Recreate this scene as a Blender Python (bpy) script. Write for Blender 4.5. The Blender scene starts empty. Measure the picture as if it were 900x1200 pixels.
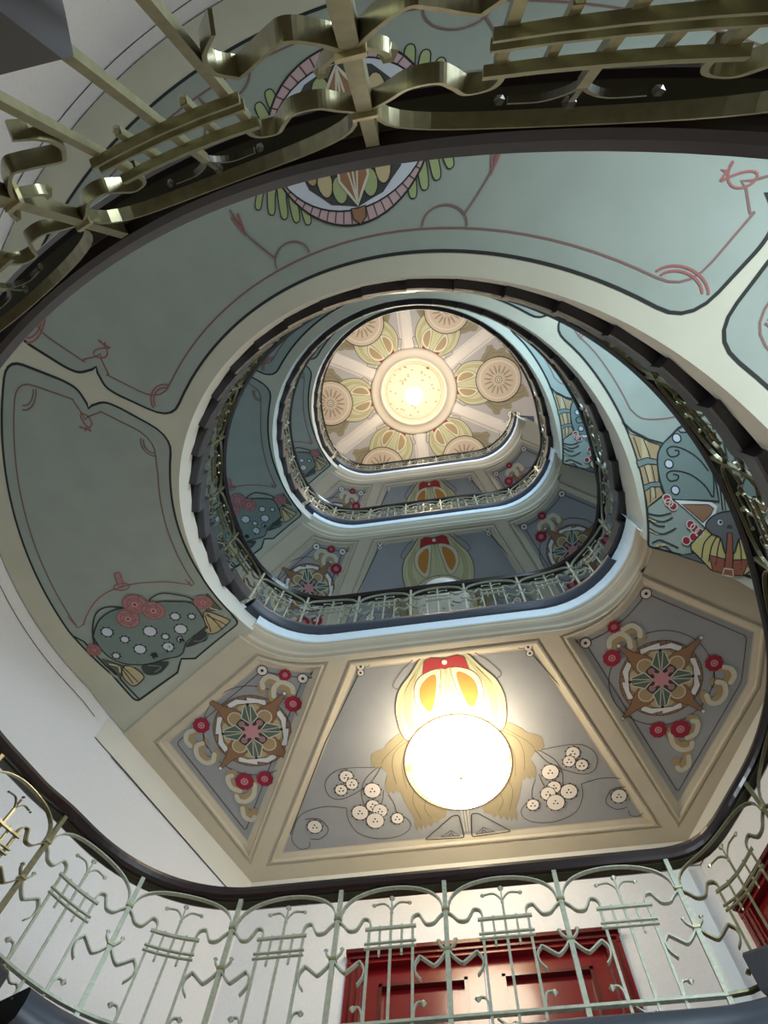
import bpy, math, random
from mathutils import Vector, Matrix
from mathutils.geometry import tessellate_polygon
random.seed(3)
S = bpy.context.scene
COL = S.collection
PI = math.pi

# ------------------------------------------------------------ camera
ZC = 1.905                       # camera height over the lowest floor
CX, CY = 0.1808, -1.6149
RT = [[0.9889252607802969, -0.12923474803273305, -0.07297402614310576],
      [0.14300805583970533, 0.9612586793130007, 0.2356489919570259],
      [0.03969287789473577, -0.2434751144292384, 0.969094600180031]]
cd = bpy.data.cameras.new('camera')
cam = bpy.data.objects.new('camera', cd)
COL.objects.link(cam)
M = Matrix(((RT[0][0], -RT[0][1], -RT[0][2], CX),
            (RT[1][0], -RT[1][1], -RT[1][2], CY),
            (RT[2][0], -RT[2][1], -RT[2][2], ZC), (0, 0, 0, 1)))
cam.matrix_world = M
cd.sensor_fit = 'VERTICAL'
cd.sensor_height = 24.0
cd.lens = 24.0 * 892.98 / 1200.0
cd.clip_start = 0.02
cd.clip_end = 100
S.camera = cam

# ------------------------------------------------------------ world, view, lights
S.view_settings.view_transform = 'Standard'
S.view_settings.look = 'None'
S.view_settings.gamma = 1
S.view_settings.use_curve_mapping = False
S.view_settings.exposure = 0.35
S.cycles.use_denoising = True
S.cycles.max_bounces = 10
S.cycles.diffuse_bounces = 6
S.cycles.sample_clamp_indirect = 6
W = bpy.data.worlds.new('world')
S.world = W
W.use_nodes = True
W.node_tree.nodes['Background'].inputs[0].default_value = (.55, .7, .85, 1)
W.node_tree.nodes['Background'].inputs[1].default_value = 0.6

LAMP_ON = {1: 12.0, 2: 12.0, 3: 0.0, 4: 0.0, 5: 50.0}   # glow of the lamp bowls, by storey
DAY = {0: 88.0, 1: 72.0, 2: 95.0, 3: 125.0}     # daylight watts through each back window
def area(name, loc, size, sizey, power, col, aim):
    l = bpy.data.lights.new(name, 'AREA'); l.shape = 'RECTANGLE'; l.size = size; l.size_y = sizey
    l.energy = power; l.color = col
    o = bpy.data.objects.new(name, l); COL.objects.link(o); o.location = loc
    o.rotation_euler = (Vector(aim) - Vector(loc)).to_track_quat('-Z', 'Y').to_euler()
    return o

# ------------------------------------------------------------ plan of the stair well
R, RC, YL = 1.83, 0.863, 1.05
A1K, A2 = [40.0, 40.0, 21.6, 15.0, 10.5], -200.43    # first riser of each flight, last riser, degrees
RW = 3.42                        # outer wall radius
ZL = [0.0, 4.273, 8.546, 12.426, 16.148]
NST = [29, 29, 27, 26]
ZTOP = 19.6
ZS = 0.42                        # landing floor to its soffit
def sm(x, a, b):
    t = max(0., min(1., (x - a) / (b - a))); return t * t * (3 - 2 * t)
def pr(th, e=0.0):
    """radius of the well outline, moved e towards the centre, at angle th (degrees)"""
    t = math.radians(th); c, s = math.cos(t), math.sin(t); Re = R - e; yl = YL - e
    if s <= 0: return Re
    r = min(Re / max(abs(c), 1e-6), yl / max(s, 1e-6))
    xc, yc = Re - RC, yl - RC
    ax = abs(c) * xc + s * yc; D = ax * ax - (xc * xc + yc * yc - RC * RC)
    x, y = r * abs(c), r * s
    if x > xc and y > yc and D >= 0: r = ax + math.sqrt(D)
    return r
def pp(th, e=0.0):
    r = pr(th, e); t = math.radians(th); return Vector((r * math.cos(t), r * math.sin(t)))
def pitch(k, th):
    A1 = A1K[k]; t = (A1 - th) / (A1 - A2); t = max(0, min(1, t)); return ZL[k] + t * (ZL[k + 1] - ZL[k])
def soff(k, th):
    return pitch(k, th) - .40 - .25 * sm(th, -40, 12)
OUT = [(-2.98, 1.70), (-2.09, 3.39), (2.06, 3.39), (2.98, 1.70)]      # half octagon behind the landings

# ------------------------------------------------------------ materials
MATS = {}
def mat(name, col, rough=.8, metal=0., bump=0., bscale=30., var=0., coat=0., emit=None, es=1.):
    if name in MATS: return MATS[name]
    m = bpy.data.materials.new(name); m.use_nodes = True
    nt = m.node_tree; b = nt.nodes['Principled BSDF']
    b.inputs['Base Color'].default_value = (*col, 1); b.inputs['Roughness'].default_value = rough
    b.inputs['Metallic'].default_value = metal
    if coat: b.inputs['Coat Weight'].default_value = coat; b.inputs['Coat Roughness'].default_value = .12
    if emit:
        b.inputs['Emission Color'].default_value = (*emit, 1); b.inputs['Emission Strength'].default_value = es
    if var or bump:
        tc = nt.nodes.new('ShaderNodeTexCoord'); n = nt.nodes.new('ShaderNodeTexNoise')
        n.inputs['Scale'].default_value = bscale; n.inputs['Detail'].default_value = 5
        nt.links.new(tc.outputs['Object'], n.inputs['Vector'])
        if var:
            r = nt.nodes.new('ShaderNodeMapRange')
            r.inputs[1].default_value = .3; r.inputs[2].default_value = .7
            r.inputs[3].default_value = 1 - var; r.inputs[4].default_value = 1 + var
            mx = nt.nodes.new('ShaderNodeMix'); mx.data_type = 'RGBA'; mx.blend_type = 'MULTIPLY'
            mx.inputs[0].default_value = 1; mx.inputs[6].default_value = (*col, 1)
            nt.links.new(n.outputs['Fac'], r.inputs[0]); nt.links.new(r.outputs[0], mx.inputs[7])
            nt.links.new(mx.outputs[2], b.inputs['Base Color'])
        if bump:
            bp = nt.nodes.new('ShaderNodeBump'); bp.inputs['Strength'].default_value = bump
            bp.inputs['Distance'].default_value = .01
            nt.links.new(n.outputs['Fac'], bp.inputs['Height']); nt.links.new(bp.outputs[0], b.inputs['Normal'])
    MATS[name] = m
    return m
cream = mat('cream_plaster', (.58, .52, .40), .85, var=.04, bscale=3)
stairc = mat('pale_olive_plaster', (.53, .53, .42), .85, var=.05, bscale=3)
field = mat('grey_green_paint', (.30, .35, .305), .8, var=.05, bscale=4)
lfield = mat('grey_blue_paint', (.33, .34, .345), .8, var=.04, bscale=4)
lfield2 = mat('grey_blue_border_paint', (.33, .33, .31), .8)
wallm = mat('white_wall_plaster', (.76, .755, .76), .9, bump=.15, bscale=60, var=.03)
bandm = mat('wall_band_plaster', (.70, .68, .60), .9)
edgem = mat('blue_cast_edge_plaster', (.80, .90, .97), .6)  # pale edges with the blue of cool daylight put into their colour
nosem = mat('dark_stone_nosing', (.045, .055, .075), .35)
wood = mat('dark_mahogany', (.014, .005, .005), .28, coat=.3, var=.3, bscale=14)
stepm = mat('dark_stained_step', (.035, .024, .020), .3, var=.3, bscale=10, coat=.2)
iron = mat('sage_green_ironwork', (.46, .48, .37), .35, metal=.2, var=.15, bscale=50)  # lighter copy of the railing ironwork, for the brightly lit railings
endm = mat('step_end_dark_stone', (.035, .033, .040), .35, coat=.2)
strapm = mat('dark_olive_ironwork', (.05, .048, .025), .4, metal=.2)  # rail strap: shade under the handrail put into its dark colour
iron_shade = mat('shaded_olive_ironwork', (.25, .235, .13), .28, metal=.5, var=.15, bscale=50)  # same ironwork in a darker copy, its shade put into the colour
goldt = mat('gilded_leaf', (.42, .38, .22), .3, metal=.6)
red = mat('red_lacquered_door', (.17, .004, .006), .22, coat=.5)
redd = mat('dark_red_moulding', (.09, .004, .004), .25, coat=.5)
black = mat('black_paint_line', (.018, .022, .02), .8)
brownl = mat('brown_paint_line', (.10, .055, .045), .8)
rust = mat('rust_paint_line', (.30, .11, .10), .8)
rust2 = mat('faded_rust_paint_line', (.20, .12, .105), .8)
P = dict(k=black, b=brownl, r=rust, f=rust2,
    white=mat('white_paint', (.72, .74, .72), .8), cream=mat('cream_paint', (.66, .60, .44), .8),
    yel=mat('pale_yellow_paint', (.58, .55, .33), .8), yel2=mat('straw_yellow_paint', (.52, .44, .17), .8), org=mat('orange_paint', (.50, .22, .04), .8),
    red=mat('scarlet_paint', (.40, .03, .032), .8), crim=mat('crimson_paint', (.30, .01, .035), .8), pink=mat('pink_paint', (.55, .26, .28), .8),
    dpink=mat('dusty_pink_paint', (.36, .20, .20), .8), mauve=mat('mauve_paint', (.50, .36, .38), .8), brn=mat('ochre_brown_paint', (.28, .15, .075), .8),
    wing=mat('umber_paint', (.30, .25, .15), .8), beige=mat('beige_paint', (.50, .42, .24), .8), tan=mat('tan_paint', (.40, .29, .15), .8),
    grn=mat('leaf_green_paint', (.33, .40, .19), .8), dgrn=mat('bottle_green_paint', (.10, .145, .11), .8), teal=mat('grey_teal_paint', (.17, .23, .21), .8),
    bluew=mat('bluish_white_paint', (.55, .60, .66), .8), dark=mat('charcoal_paint', (.05, .055, .05), .8), olive=mat('dark_olive_paint', (.12, .12, .07), .8),
    grey=mat('slate_grey_paint', (.12, .125, .125), .8), blossom=mat('blossom_white_paint', (.78, .72, .64), .8), field=field, lfield=lfield, swirl=mat('ivory_paint', (.58, .56, .45), .8),
    disc=mat('peach_paint', (.60, .47, .35), .8), rose=mat('old_rose_paint', (.42, .24, .21), .8), brick=mat('brick_red_paint', (.30, .09, .05), .8), flow=mat('terracotta_paint', (.31, .19, .12), .8))

# ------------------------------------------------------------ objects
def link(o, parent=None):
    COL.objects.link(o)
    if parent: o.parent = parent
    return o
def obj(name, verts, faces, m, parent=None, mi=None, smooth=False):
    me = bpy.data.meshes.new(name); me.from_pydata([tuple(v) for v in verts], [], faces)
    ms = m if isinstance(m, (list, tuple)) else [m]
    for x in ms: me.materials.append(x)
    if mi: me.polygons.foreach_set('material_index', mi)
    if smooth: me.polygons.foreach_set('use_smooth', [True] * len(me.polygons))
    me.update()
    return link(bpy.data.objects.new(name, me), parent)
def thing(name, label, cat, loc=(0, 0, 0), group=None):
    o = bpy.data.objects.new(name, None); o.empty_display_size = .1
    link(o); o.location = loc; o['label'] = label; o['category'] = cat
    if group: o['group'] = group
    return o
def struct(o): o['kind'] = 'structure'; return o
class G:
    """gathers geometry for one mesh"""
    def __init__(s): s.v = []; s.f = []; s.m = []
    def add(s, v, f, m=0):
        b = len(s.v); s.v += [tuple(x) for x in v]; s.f += [tuple(i + b for i in q) for q in f]; s.m += [m] * len(f)
    def box(s, c, d, m=0, rz=0):
        ca, sa = math.cos(rz), math.sin(rz); v = []
        for z in (-1, 1):
            for x, y in ((-1, -1), (1, -1), (1, 1), (-1, 1)):
                a, b = x * d[0] / 2, y * d[1] / 2
                v.append((c[0] + a * ca - b * sa, c[1] + a * sa + b * ca, c[2] + z * d[2] / 2))
        s.add(v, [(3, 2, 1, 0), (4, 5, 6, 7), (0, 1, 5, 4), (1, 2, 6, 5), (2, 3, 7, 6), (3, 0, 4, 7)], m)
    def strip(s, rings, closed=False, caps=True, m=0):
        n = len(rings[0]); v = [p for r in rings for p in r]; f = []
        K = len(rings)
        for i in range(K if closed else K - 1):
            for j in range(n):
                a, b = i * n + j, i * n + (j + 1) % n; c, d = ((i + 1) % K) * n + (j + 1) % n, ((i + 1) % K) * n + j
                f.append((a, b, c, d))
        if caps and not closed: f += [tuple(range(n))[::-1], tuple((K - 1) * n + j for j in range(n))]
        s.add(v, f, m)
    def grid(s, rows, m=0):
        n = len(rows[0]); v = [p for r in rows for p in r]
        s.add(v, [(i * n + j, i * n + j + 1, (i + 1) * n + j + 1, (i + 1) * n + j) for i in range(len(rows) - 1) for j in range(n - 1)], m)
    def build(s, name, m, parent=None, smooth=False):
        return obj(name, s.v, s.f, m, parent, s.m if isinstance(m, (list, tuple)) else None, smooth)

def spl(pts, n=5, closed=False):
    """smooth curve through points"""
    P_ = [Vector(p) for p in pts]; N = len(P_); out = []
    for i in range(N if closed else N - 1):
        g = lambda k: P_[k % N] if closed else P_[max(0, min(N - 1, k))]
        a, b, c, d = g(i - 1), g(i), g(i + 1), g(i + 2)
        for q in range(n):
            t = q / n
            out.append(.5 * ((2 * b) + (c - a) * t + (2 * a - 5 * b + 4 * c - d) * t * t + (3 * b - a - 3 * c + d) * t ** 3))
    if not closed: out.append(P_[-1])
    return [tuple(p) for p in out]
def circ(c, r, n=16, asp=1., a0=0., a1=2 * PI):
    full = abs(a1 - a0 - 2 * PI) < 1e-6
    return [(c[0] + asp * r * math.cos(a0 + (a1 - a0) * i / (n if full else n - 1)), c[1] + r * math.sin(a0 + (a1 - a0) * i / (n if full else n - 1))) for i in range(n)]

class Paint:
    """flat painting on a surface: mp(x, y, h) maps painting metres to the surface, h metres proud of it"""
    def __init__(s, mp, res=.14, lw=1.): s.mp = mp; s.g = G(); s.mats = []; s.res = res; s.lw = lw; s.base = 0
    def mi(s, c):
        m = P.get(c, c)
        if m not in s.mats: s.mats.append(m)
        return s.mats.index(m)
    def h(s, layer): return .0015 + .0012 * layer + s.base
    def fill(s, pts, c, layer=0, line=None, lw=.007):
        pts = [tuple(p[:2]) for p in pts]
        tri = tessellate_polygon([[Vector((p[0], p[1], 0)) for p in pts]])
        V = list(pts); F = [tuple(t) for t in tri]; cache = {}
        def mid(a, b):
            k = (min(a, b), max(a, b))
            if k not in cache:
                if math.dist(V[a], V[b]) > s.res:
                    V.append(((V[a][0] + V[b][0]) / 2, (V[a][1] + V[b][1]) / 2)); cache[k] = len(V) - 1
                else: cache[k] = None
            return cache[k]
        for _ in range(9):
            N = []; ch = False
            for a, b, q in F:
                m1, m2, m3 = mid(a, b), mid(b, q), mid(q, a)
                k = (m1 is not None) + (m2 is not None) + (m3 is not None)
                if k == 0: N.append((a, b, q)); continue
                ch = True
                if k == 3: N += [(a, m1, m3), (m1, b, m2), (m3, m2, q), (m1, m2, m3)]
                else:
                    while m1 is None or (k == 2 and m2 is None): a, b, q, m1, m2, m3 = b, q, a, m2, m3, m1
                    if k == 1: N += [(a, m1, q), (m1, b, q)]
                    else: N += [(m1, b, m2), (a, m1, m2), (a, m2, q)]
            F = N
            if not ch: break
        h = s.h(layer)
        s.g.add([s.mp(p[0], p[1], h) for p in V], F, s.mi(c))
        if line: s.line(pts, lw, line, layer + .5, True)
        return s
    def line(s, pts, w, c, layer=3, closed=False):
        w *= s.lw; q = []
        n = len(pts)
        for i in range(n if closed else n - 1):
            a, b = pts[i], pts[(i + 1) % n]; L = math.dist(a[:2], b[:2]); k = max(1, int(L / s.res + .99))
            for j in range(k): q.append((a[0] + (b[0] - a[0]) * j / k, a[1] + (b[1] - a[1]) * j / k))
        if not closed: q.append(tuple(pts[-1][:2]))
        N = len(q); V = []; h = s.h(layer)
        for i, p in enumerate(q):
            a = q[i - 1] if (i or closed) else p; b = q[(i + 1) % N] if (i < N - 1 or closed) else p
            d = (b[0] - a[0], b[1] - a[1]); L = math.hypot(*d) or 1; nx, ny = -d[1] / L * w / 2, d[0] / L * w / 2
            V += [s.mp(p[0] + nx, p[1] + ny, h), s.mp(p[0] - nx, p[1] - ny, h)]
        F = [(2 * i, 2 * i + 1, (2 * i + 3) % (2 * N), (2 * i + 2) % (2 * N)) for i in range(N if closed else N - 1)]
        s.g.add(V, F, s.mi(c)); return s
    def dot(s, c, r, m, layer=1, line=None, lw=.006, asp=1., n=14): return s.fill(circ(c, r, n, asp), m, layer, line, lw)
    def build(s, name, parent): return s.g.build(name, s.mats, parent)

# ============================================================ paintings
RM = 2.55
def A(th): return math.radians(th) * RM
def T(l): return [(A(p[0]), p[1]) for p in l]                       # (degrees, radius) -> painting metres

def rounded(pts, r=.08, n=5):
    out = []; N = len(pts)
    for i in range(N):
        p, a, b = Vector(pts[i][:2]), Vector(pts[i - 1][:2]), Vector(pts[(i + 1) % N][:2])
        rr = pts[i][2] if len(pts[i]) > 2 else r
        if rr <= 0: out.append(tuple(p)); continue
        u, v = (a - p), (b - p); k = min(rr, u.length * .45, v.length * .45)
        s, e = p + u.normalized() * k, p + v.normalized() * k
        for j in range(n + 1):
            t = j / n; out.append(tuple(s * (1 - t) ** 2 + p * 2 * t * (1 - t) + e * t * t))
    return out
def arcrow(t0, t1, r, r1=None, n=26):
    r1 = r if r1 is None else r1
    return [(A(t0 + (t1 - t0) * i / n), r + (r1 - r) * i / n, 0) for i in range(n + 1)]

def owl(p, full_disc, x0=0., ys=0.):
    """owl: hood, eyes, bow, wings, disc and blossoms; the head points to -y"""
    def S1(l): return [(x - .045, y + ys) for x, y in l]
    def both(l, f):
        a = S1(l); f(a); f([(-x, y) for x, y in a])
    wing = [(-.30, 1.95), (-.46, 1.99), (-.56, 2.06), (-.613, 2.121), (-.68, 2.14), (-.736, 2.171), (-.752, 2.278), (-.72, 2.31), (-.71, 2.28), (-.69, 2.33), (-.67, 2.30), (-.655, 2.333), (-.612, 2.382), (-.65, 2.47),
            (-.656, 2.553), (-.63, 2.60), (-.61, 2.56), (-.59, 2.60), (-.56, 2.56), (-.54, 2.60), (-.523, 2.581), (-.50, 2.68), (-.471, 2.774), (-.45, 2.83), (-.428, 2.892), (-.44, 2.96), (-.427, 3.028), (-.40, 2.97), (-.38, 3.02), (-.36, 2.96), (-.34, 3.01),
            (-.31, 2.95), (-.28, 2.99), (-.26, 2.93), (-.22, 2.96), (-.196, 2.92), (-.135, 2.90), (-.10, 2.75), (0, 2.4), (-.1, 2.0)]
    both(wing, lambda a: p.fill(a, 'wing', 1))
    for q in ([(-.34, 2.05), (-.5, 2.15), (-.56, 2.3), (-.55, 2.5)], [(-.36, 2.1), (-.47, 2.3), (-.46, 2.55)], [(-.42, 2.05), (-.6, 2.2), (-.66, 2.28)], [(-.38, 2.55), (-.42, 2.7), (-.37, 2.9)], [(-.3, 2.7), (-.32, 2.8), (-.27, 2.9)]):
        both(q, lambda a: p.line(spl(a), .005, 'olive', 2))
    hood = [(.04, 1.245), (-.052, 1.252), (-.155, 1.266), (-.268, 1.409), (-.39, 1.552), (-.447, 1.714), (-.451, 1.866), (-.433, 1.984), (-.399, 2.056), (-.36, 2.064), (-.33, 2.03), (-.28, 1.96), (-.2, 1.92), (-.1, 1.88), (.045, 1.86)]
    hh = spl(hood[:11], 4) + hood[11:]
    both(hh, lambda a: p.fill(a, 'yel', 3)); both(spl(hood[:11], 4), lambda a: p.line(a, .008, 'b', 4))
    ribs = ([(-.148, 1.31), (-.33, 1.56), (-.375, 1.78), (-.335, 1.99)], [(-.176, 1.36), (-.30, 1.6), (-.315, 1.8), (-.27, 1.93)],
            [(-.235, 1.42), (-.37, 1.62), (-.42, 1.8), (-.40, 2.03)], [(-.014, 1.41), (-.027, 1.653), (-.065, 1.83)], [(.03, 1.41), (.025, 1.64), (.01, 1.82)])
    both([(-.2, 1.4), (-.33, 1.56), (-.375, 1.78), (-.335, 1.99), (-.27, 1.93), (-.315, 1.8), (-.28, 1.6)], lambda a: p.fill(spl(a, 3, True), 'beige', 3.6))
    for q in ribs: both(q, lambda a: p.line(spl(a), .0045, 'grn', 4))
    both([(-.40, 1.55), (-.44, 1.5), (-.33, 1.36), (-.29, 1.33), (-.2, 1.25)], lambda a: p.line(spl(a), .006, 'b', 3))
    eye = [(-.011, 1.395), (-.089, 1.403), (-.197, 1.455), (-.253, 1.55), (-.262, 1.68), (-.223, 1.78), (-.156, 1.855), (-.094, 1.843), (-.044, 1.651), (-.002, 1.45)]
    iris = [(-.052, 1.445), (-.131, 1.472), (-.202, 1.556), (-.217, 1.667), (-.186, 1.756), (-.14, 1.799), (-.095, 1.72), (-.054, 1.556)]
    both(spl(eye, 4, True), lambda a: p.fill(a, 'cream', 5, 'b', .005)); both(spl(iris, 4, True), lambda a: p.fill(a, 'org' if not full_disc else 'tan', 6))
    bow = [(.045, 1.30), (-.072, 1.277), (-.135, 1.306), (-.163, 1.431), (-.087, 1.394), (-.002, 1.387), (.045, 1.40)]
    both(bow, lambda a: p.fill(a, 'red', 7, 'b', .004)); p.dot((0, 1.335 + ys), .024, 'white', 8)
    c = (0, 2.345 + ys); r = .49
    if full_disc:
        p.fill(circ(c, r + .03, 44), 'k', 9); teeth = []
        p.fill(circ(c, r + .012, 44), 'disc', 10); p.fill(circ(c, .44, 40), 'cream', 11); p.fill(circ(c, .40, 40), 'disc', 12)
        for i in range(8):
            a = 2 * PI * i / 8 + PI / 8; d = (math.cos(a), math.sin(a)); n_ = (-d[1], d[0])
            for sg in (-1, 1):
                p.fill([(c[0] + d[0] * x + n_[0] * y * sg, c[1] + d[1] * x + n_[1] * y * sg) for x, y in ((.12, .01), (.18, .062), (.31, .075), (.33, .05), (.24, .035))], 'wing', 13)
        p.dot(c, .085, 'olive', 13, n=18); p.dot(c, .07, 'cream', 14, n=18); p.dot(c, .045, 'olive', 15); p.dot(c, .03, 'cream', 16)
        for i in range(28):
            a = 2 * PI * i / 28; p.dot((c[0] + (r + .02) * math.cos(a), c[1] + (r + .02) * math.sin(a)), .013, 'olive', 12, n=6)
    else:
        p.fill(circ(c, r + .008, 48), 'b', 9); p.fill(circ(c, r, 48), 'cream', 10)
        for i in range(56):
            a = 2 * PI * i / 56
            p.line([(c[0] + .44 * math.cos(a), c[1] + .44 * math.sin(a)), (c[0] + r * math.cos(a), c[1] + r * math.sin(a))], .004, 'tan', 11)
        p.line(circ(c, .44, 44), .006, 'tan', 11, True)
        for i in range(4):
            a = PI / 2 * i; p.dot((c[0] + .455 * math.cos(a), c[1] + .455 * math.sin(a)), .035, 'yel2', 12)
            p.dot((c[0] + .43 * math.cos(a + PI / 4), c[1] + .43 * math.sin(a + PI / 4)), .018, 'olive', 12)
    if not full_disc:
        both([(-.365, 3.118), (-.076, 2.889), (-.014, 2.886), (.01, 3.136)], lambda a: p.line(rounded(a, .03), .009, 'k', 9, True))
        both([(-.21, 3.1), (-.106, 3.046), (-.03, 3.11)], lambda a: p.line(a, .008, 'k', 9, True))
        both([(-.13, 3.09), (-.1, 3.07), (-.09, 3.10)], lambda a: p.line(a, .006, 'k', 9))
        for x in (-.03, 0, .03): p.line([(x, 2.84 + ys), (x * .8, 3.07 + ys)], .006, 'cream', 9)
    bl = [(-1.0, 2.37, .061), (-.96, 2.45, .054), (-1.07, 2.5, .054), (-.78, 2.54, .075), (-.93, 2.76, .075), (-.80, 2.70, .06), (-.74, 2.76, .066), (-.8, 2.86, .08), (-.59, 2.86, .055), (-1.38, 2.86, .068)]
    if full_disc: bl = bl[:6]
    for bi, (x, y, rr) in enumerate(bl):
        for sg in (-1, 1):
            cx, cy = (x - .045) * sg, y + ys
            b0 = 3 + .5 * bi; p.dot((cx, cy), rr + .006, 'b', b0, n=18); p.dot((cx, cy), rr, 'blossom', b0 + .15, n=18)
            for i in range(9):
                a = 2 * PI * i / 9; p.dot((cx + (rr + .008) * math.cos(a), cy + (rr + .008) * math.sin(a)), .008, 'k', b0 + .3, n=5)
            for dx, dy in ((0, -.018), (-.018, .01), (.017, .012)): p.dot((cx + dx, cy + dy), .009, 'k', b0 + .4, n=5)
    if not full_disc:
        for q in ([(-.717, 2.304), (-1.046, 2.287), (-1.202, 2.4), (-1.188, 2.557), (-1.055, 2.595), (-.8, 2.469), (-.66, 2.3)], [(-1.052, 2.698), (-1.264, 2.66), (-1.494, 2.724), (-1.6, 2.9), (-1.62, 3.0), (-1.559, 3.09), (-1.47, 3.08), (-1.46, 3.02)],
                  [(-1.463, 2.773), (-1.325, 2.789), (-1.257, 2.91), (-1.346, 3.0), (-1.45, 2.99)], [(-.698, 2.306), (-.83, 2.42), (-.887, 2.56), (-.88, 2.7)], [(-.675, 2.55), (-.70, 2.65), (-.742, 2.743)],
                  [(-1.052, 2.698), (-1.05, 2.83), (-.98, 2.98), (-.811, 3.06), (-.62, 3.06), (-.5, 3.0), (-.478, 2.909), (-.538, 2.84)], [(-.64, 2.6), (-.6, 2.7), (-.59, 2.8)]):
            both(spl(q, 6), lambda a: p.line(a, .006, 'b', 2))
        both([(-.20, 1.262), (-.60, 1.262)], lambda a: p.line(a, .008, 'k', 2))
        both([(-.70, 1.31), (-1.14, 1.997), (-1.63, 2.92)], lambda a: p.line(a, .008, 'k', 2))
        for x, y, rr in ((-.70, 1.285, .035), (-.645, 1.255, .033), (-.71, 1.345, .03)):
            for sg in (-1, 1):
                cc = ((x - .045) * sg, y); p.dot(cc, rr + .006, 'k', 3); p.dot(cc, rr, 'blossom', 4); p.dot(cc, .012, 'k', 5, n=6)

def rosette(p, c, rot=0., sg=1):
    """star rosette; local x mirrored by sg"""
    ca, sa = math.cos(rot), math.sin(rot)
    def L(pts): return [(c[0] + sg * (x * ca - y * sa), c[1] + (x * sa + y * ca)) for x, y in pts]
    p.line(circ(c, .455, 48), .007, 'b', 1, True)
    p.fill(circ(c, .362, 44), 'flow', 1, 'b', .006); p.fill(circ(c, .315, 40), 'tan', 2, 'b', .005)
    for i in range(36):
        a = 2 * PI * i / 36; p.line([(c[0] + .315 * math.cos(a), c[1] + .315 * math.sin(a)), (c[0] + .36 * math.cos(a), c[1] + .36 * math.sin(a))], .005, 'b', 3)
    for i in range(4):
        a0 = i * PI / 2
        def Q(pts): return L([(x * math.cos(a0) - y * math.sin(a0), x * math.sin(a0) + y * math.cos(a0)) for x, y in pts])
        p.fill(Q([(.24, -.17), (.30, -.17), (.335, -.05), (.345, .0), (.315, .0), (.335, .10), (.29, .19), (.24, .17), (.28, .09), (.28, -.09)]), 'white', 4, 'b', .005)
        p.fill(Q([(.19, -.15), (.27, -.08), (.285, 0), (.27, .08), (.19, .15)]), 'beige', 4, 'b', .004)
    for i in range(4):
        a0 = i * PI / 2 + PI / 4; e = .49 if i != 3 else .49
        def Q(pts): return L([(x * math.cos(a0) - y * math.sin(a0), x * math.sin(a0) + y * math.cos(a0)) for x, y in pts])
        p.fill(Q([(.09, -.11), (.25, -.085), (.36, -.035), (.50, -.012), (.50, .012), (.36, .035), (.25, .085), (.09, .11)]), 'brn', 6, 'b', .005)
        p.dot(Q([(.195, 0)])[0], .066, 'tan', 7, 'swirl', .011)
        p.dot(Q([(.50, 0)])[0], .018, 'white', 7, 'b', .004)
    p.dot(c, .16, 'dark', 8, n=24)
    for i in range(4):
        a0 = i * PI / 2
        def Q(pts): return L([(x * math.cos(a0) - y * math.sin(a0), x * math.sin(a0) + y * math.cos(a0)) for x, y in pts])
        p.fill(Q([(.075, 0), (.145, -.078), (.255, -.042), (.265, 0), (.255, .042), (.145, .078)]), 'dgrn', 9, 'swirl', .013)
        for y in (-.022, .022): p.line(Q([(.10, y * .3), (.25, y)]), .008, 'swirl', 10)
        p.dot(Q([(.27, 0)])[0], .014, 'k', 10, n=8)
        a0 += PI / 4
        p.dot(Q([(.118, 0)])[0], .034, 'dpink', 9, 'k', .005)
    p.fill([q for i in range(8) for q in (L([(.105 * math.cos(i * PI / 4), .105 * math.sin(i * PI / 4))])[0], L([(.06 * math.cos(i * PI / 4 + PI / 8), .06 * math.sin(i * PI / 4 + PI / 8))])[0])], 'pink', 11)
    fl = [(-.384, -.535, .055, 0), (-.417, -.244, .078, 1), (.459, -.102, .078, 1), (-.046, .497, .078, 1), (.149, .509, .088, 1)]
    sw = [[(-.434, -.357), (-.422, -.42), (-.338, -.465), (-.268, -.416), (-.252, -.334)], [(-.306, -.501), (-.231, -.532), (-.169, -.484), (-.165, -.427)],
          [(.388, .205), (.415, .275), (.488, .284), (.55, .208), (.539, .108), (.481, .084)], [(.545, -.055), (.602, -.032), (.629, .037), (.598, .099)],
          [(.059, .553), (.084, .659), (.156, .719), (.232, .711), (.249, .661)], [(.207, .605), (.284, .563), (.303, .463), (.259, .441)], [(.213, .795), (.209, .882), (.146, .927), (.11, .896)]]
    for q in sw:
        b = spl(q, 5); p.line(L([(x * .93, y * .93) for x, y in b]), .07, 'tan', 4); p.line(L(b), .045, 'swirl', 5); [p.dot(L([v])[0], .0235, 'swirl', 5.4, n=9) for v in (b[0], b[-1])]; [p.dot(L([(v[0] * .93, v[1] * .93)])[0], .036, 'tan', 4.4, n=9) for v in (b[0], b[-1])]
    for x, y, r, big in fl:
        cc = L([(x, y)])[0]
        p.fill([(cc[0] + (r + .0035 * math.cos(9 * t)) * math.cos(t), cc[1] + (r + .0035 * math.cos(9 * t)) * math.sin(t)) for t in [2 * PI * i / 36 for i in range(36)]], 'crim', 7)
        p.dot(cc, r * .42, 'pink', 8); p.line(circ(cc, r * .22, 8), .006, 'crim', 9, True)
    p.line(L([(.459, -.02), (.46, .06), (.44, .14)]), .006, 'k', 6)

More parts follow.
